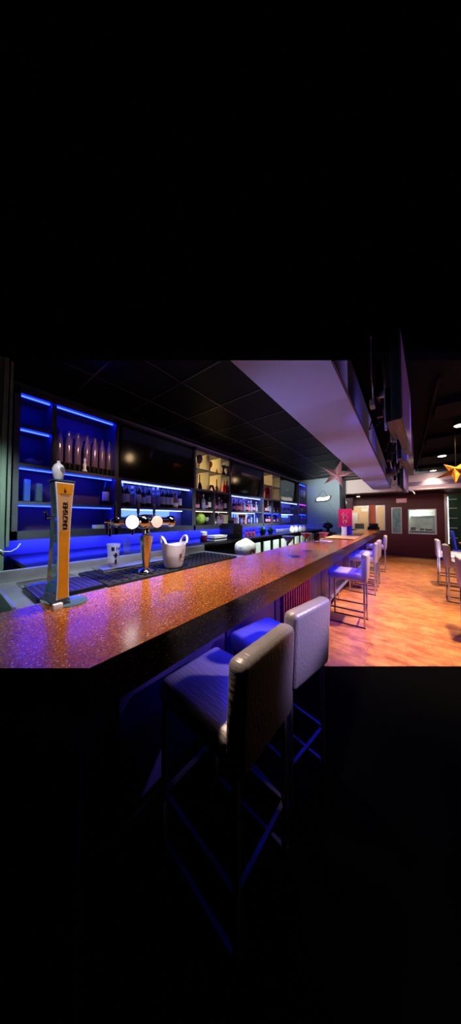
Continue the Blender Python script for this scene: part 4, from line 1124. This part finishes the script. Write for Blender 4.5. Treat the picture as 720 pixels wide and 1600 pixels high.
bm = B(); add_tube(bm, [(0, -.5, .3), (.02, -.2, .1), (.03, .1, .15), (0, .4, .3), (0, .8, .4)], .01, 6); obj('cables', bm, M['cable'], pm, True)
ft = thing('security_camera', 'pale grey camera bracket hanging at the cross beam', 'camera', (0.05, 8.9, 2.36))
bm = B(); add_box(bm, -.06, .06, -.06, .06, -.1, .62, .01); obj('post', bm, mat('lavender_metal', (130, 116, 160), .5), ft, True)
bm = B(); add_tube(bm, [(.06, -.05, -.04), (.16, -.08, -.09), (.2, -.1, -.17)], .018, 10); obj('body', bm, M['alu'], ft, True)

# ------------------------------------------------------------------ ceiling lamps and added fill spots
def spot_light(name, loc, rot, energy, col, size=1.2, blend=.6, r=.05, parent=None):
    l = bpy.data.lights.new(name, 'SPOT'); l.energy = energy; l.color = col; l.spot_size = size; l.spot_blend = blend; l.shadow_soft_size = r
    o = bpy.data.objects.new(name, l); C.objects.link(o); o.location = loc; o.rotation_euler = rot
    if parent is not None: o.parent = parent
    return o
def aim(loc, tgt): return (Vector(tgt) - Vector(loc)).to_track_quat('-Z', 'Y').to_euler()

ORDL = ['nearest', 'middle', 'farthest']
for i, y in enumerate([4.85, 7.0, 9.0]):
    t = thing('downlight', 'round warm recessed downlight, %s of the three over the aisle' % ORDL[i], 'light', (.70, y, 2.9 if False else 2.95), 0, 'downlights over the aisle')
    bm = B(); add_lathe(bm, [(.085, -.02), (.09, -.012), (.085, .03)], seg=24); obj('trim_ring', bm, M['black'], t, True)
    bm = B(); add_lathe(bm, [(.07, -.024), (.06, -.03)], seg=24); obj('lens', bm, M['downlight'], t, True)
    t.location.z = 2.90
t = thing('downlight', 'small warm downlight under the ceiling in front of the maroon wall', 'light', tuple(at(559.5, 776, Z=2.34)))
t.location.z = 2.34
bm = B(); add_lathe(bm, [(.07, 0), (.075, .01), (.07, .02)], seg=20); obj('trim_ring', bm, M['alu'], t, True)
bm = B(); add_lathe(bm, [(.055, -.004), (.05, -.01)], seg=20); obj('lens', bm, M['downlight'], t, True)
WARM = (1, .72, .44)
for i, (x, y, e, tx, ty, sz) in enumerate([(.70, 3.9, 780, .25, 3.9, 1.25), (.70, 4.85, 330, .5, 5.2, 1.5), (.70, 7.0, 480, .5, 7.0, 1.6), (.70, 9.0, 140, .6, 9.0, 1.8)]):
    spot_light('downlight_lamp', (x, y, 2.84), aim((x, y, 2.84), (tx, ty, 0)), e, WARM, sz, .6, .06)
# warm track spots over the counter
for i, (y, e) in enumerate([(.75, 130), (1.7, 150), (2.9, 150), (4.3, 130), (5.9, 110), (7.4, 90)]):
    spot_light('counter_lamp', (-1.1, y, 2.8), aim((-1.1, y, 2.8), (-.93, y, 1.08)), e * 1.35, (1, .78, .56), .85, .9, .05)
# small warm spot, added to rim the backs of the two nearest stools
spot_light('stool_fill', (-.75, 1.3, 2.4), aim((-.75, 1.3, 2.4), (-.43, 1.12, .97)), 42, (1, .66, .36), .42, .8, .04)
PUR = (.42, .16, 1)
spot_light('purple_wash', (1.4, 2.2, 2.3), aim((1.4, 2.2, 2.3), (-.42, 1.24, .95)), 420, (.60, .46, 1), .27, .8, .05)  # narrow purple spot added for the second stool's back
for i, (x, y, z, tx, ty, tz, e) in enumerate([(.25, 3.2, 2.9, -.75, 3.7, 0, 420), (.25, 5.0, 2.9, -.75, 5.4, 0, 300), (.25, 6.8, 2.9, -.7, 7.2, 0, 200)]):
    spot_light('purple_wash', (x, y, z), aim((x, y, z), (tx, ty, tz)), e, PUR, .95, .8, .12)
for i, (x, y, z, tx, ty, tz, e, c) in enumerate([
        (-1.6, 1.5, 1.3, -.65, 2.0, 2.45, 34, (.55, .50, 1)),
        (-1.6, 3.3, 1.3, -.65, 3.8, 2.45, 34, (.55, .50, 1)),
        (-1.6, 5.2, 1.3, -.65, 5.7, 2.45, 34, (.55, .50, 1)),
        (-1.6, 7.1, 1.3, -.65, 7.6, 2.45, 30, (.55, .50, 1)),
        (2.0, 2.0, 1.6, .05, 3.0, 2.45, 150, (.75, .42, .9)),
        (.9, 5.6, .3, .3, 9.2, 2.7, 100, (.66, .6, 1)),
        (-1.7, 6.3, 2.6, -1.9, 9.2, 2.5, 260, (1, .9, .8)),
        (.9, 7.6, 2.6, .2, 10.9, 1.2, 90, (1, .6, .6)),
        (-.9, 6.0, 2.4, -2.2, 8.15, 1.9, 80, (.75, .88, 1)),
        (-.10, 2.4, 2.25, -.35, 2.7, 2.72, 9, (.22, .2, 1)),
        (-.10, 3.8, 2.25, -.35, 4.2, 2.72, 9, (.22, .2, 1)),
        (-.10, 5.6, 2.25, -.35, 6.0, 2.72, 9, (.22, .2, 1)),
        (-.10, 7.4, 2.25, -.35, 7.8, 2.72, 9, (.22, .2, 1))]):
    spot_light('added_wash', (x, y, z), aim((x, y, z), (tx, ty, tz)), e, c, 1.2, .9, .15)  # added spots that tint the beams, hanging screens and walls
# warm wall sconces across the room: the televisions mirror them
wallr = struct(box_obj('wall_right', M['maroon'], 4.2, 4.3, -1.2, YW, 0, 3.0))
TILT = math.radians(10)
for i, (px, py, X_) in enumerate([(203, 715, 1.3), (262, 713, 1.3), (367, 750, 1.9), (403, 757, 1.9)]):
    P = at(px, py, X=XF - .05); d_ = (P - Vector((0, 0, CZ))).normalized()
    n_ = Vector((math.cos(TILT), 0, -math.sin(TILT))); rd = d_ - 2 * d_.dot(n_) * n_
    q = P + rd * ((X_ - P.x) / rd.x)
    t = thing('pendant_lamp', 'warm frosted pendant lamp over the high tables, %s from the near end' % ORD[i], 'light', tuple(q), 0, 'pendant lamps over the high tables')
    bm = B(); add_lathe(bm, [(.03, .12), (.09, .06), (.1, -.06), (.05, -.12)], (0, 0, 0), 18); obj('shade', bm, M['sconce'], t, True)
    bm = B(); add_tube(bm, [(0, 0, .12), (0, 0, 2.98 - q.z)], .004, 6); obj('cord', bm, M['black'], t, True)
spot_light('pillar_fill', (-1.9, .1, 2.3), aim((-1.9, .1, 2.3), (-2.6, .2, 1.2)), 110, (.75, 1, .9), 1.5, .9, .1)  # added spot, brightens the left pillar
def pt(name, loc, e, c, r=.1):
    l = bpy.data.lights.new(name, 'POINT'); l.energy = e; l.color = c; l.shadow_soft_size = r
    o = bpy.data.objects.new(name, l); C.objects.link(o); o.location = loc; return o
pt('office_lamp', (-1.6, 12.2, 2.4), 75, (1, .88, .72))
pt('kitchen_lamp', (.4, 11.35, 2.4), 95, (.8, 1, .97))
spot_light('tower_fill', (-.5, .05, 2.4), aim((-.5, .05, 2.4), (-1.14, .32, 1.4)), 40, (.95, .93, 1), .5, .7, .04)  # added cool spot, whitens the beer tower
spot_light('decanter_fill', (-1.7, .9, 2.7), aim((-1.7, .9, 2.7), (-2.95, 1.05, 2.1)), 45, (1, .6, .45), .6, .8, .02)  # added warm spot, draws streaks on the decanters
spot_light('bucket_fill', (-.5, 1.0, 2.35), aim((-.5, 1.0, 2.35), (-1.4, 1.02, 1.25)), 60, (.92, .88, 1), .5, .8, .04)  # added spot, keeps the ice bucket white
spot_light('star_fill', (-1.4, 3.9, 1.4), aim((-1.4, 3.9, 1.4), (-1.0, 5.6, 2.45)), 40, (1, .85, .8), .35, .6, .04)  # added spot, lifts the pink star
# spots added to brighten the steel station and the pale cabinet doors
spot_light('station_fill', (-1.0, .9, 2.7), aim((-1.0, .9, 2.7), (-1.5, .85, 1.1)), 170, (.92, .9, 1), .95, .8, .05)
spot_light('cabinet_fill', (-1.75, 4.5, 2.75), aim((-1.75, 4.5, 2.75), (-2.2, 4.8, .9)), 560, (.9, 1, .95), 1.6, .9, .08)
spot_light('cabinet_fill', (-1.75, 2.6, 2.75), aim((-1.75, 2.6, 2.75), (-2.1, 2.8, .9)), 220, (.9, 1, .95), 1.5, .9, .08)

# ------------------------------------------------------------------ world and camera
W = bpy.data.worlds.new('night'); S.world = W; W.use_nodes = True
W.node_tree.nodes['Background'].inputs[0].default_value = (0, 0, 0, 1); W.node_tree.nodes['Background'].inputs[1].default_value = 0
cam = bpy.data.cameras.new('camera'); cam.sensor_fit = 'HORIZONTAL'; cam.sensor_width = 36; cam.lens = 36 * F / 720; cam.clip_start = .02; cam.clip_end = 100
co = bpy.data.objects.new('camera', cam); C.objects.link(co); co.location = (0, 0, CZ); co.rotation_euler = (PI / 2 + PIT, 0, PHI)
S.camera = co
S.view_settings.view_transform = 'Standard'; S.view_settings.look = 'None'; S.view_settings.gamma = 1; S.view_settings.use_curve_mapping = False
S.view_settings.exposure = 0
S.cycles.max_bounces = 8
S.cycles.sample_clamp_indirect = 3
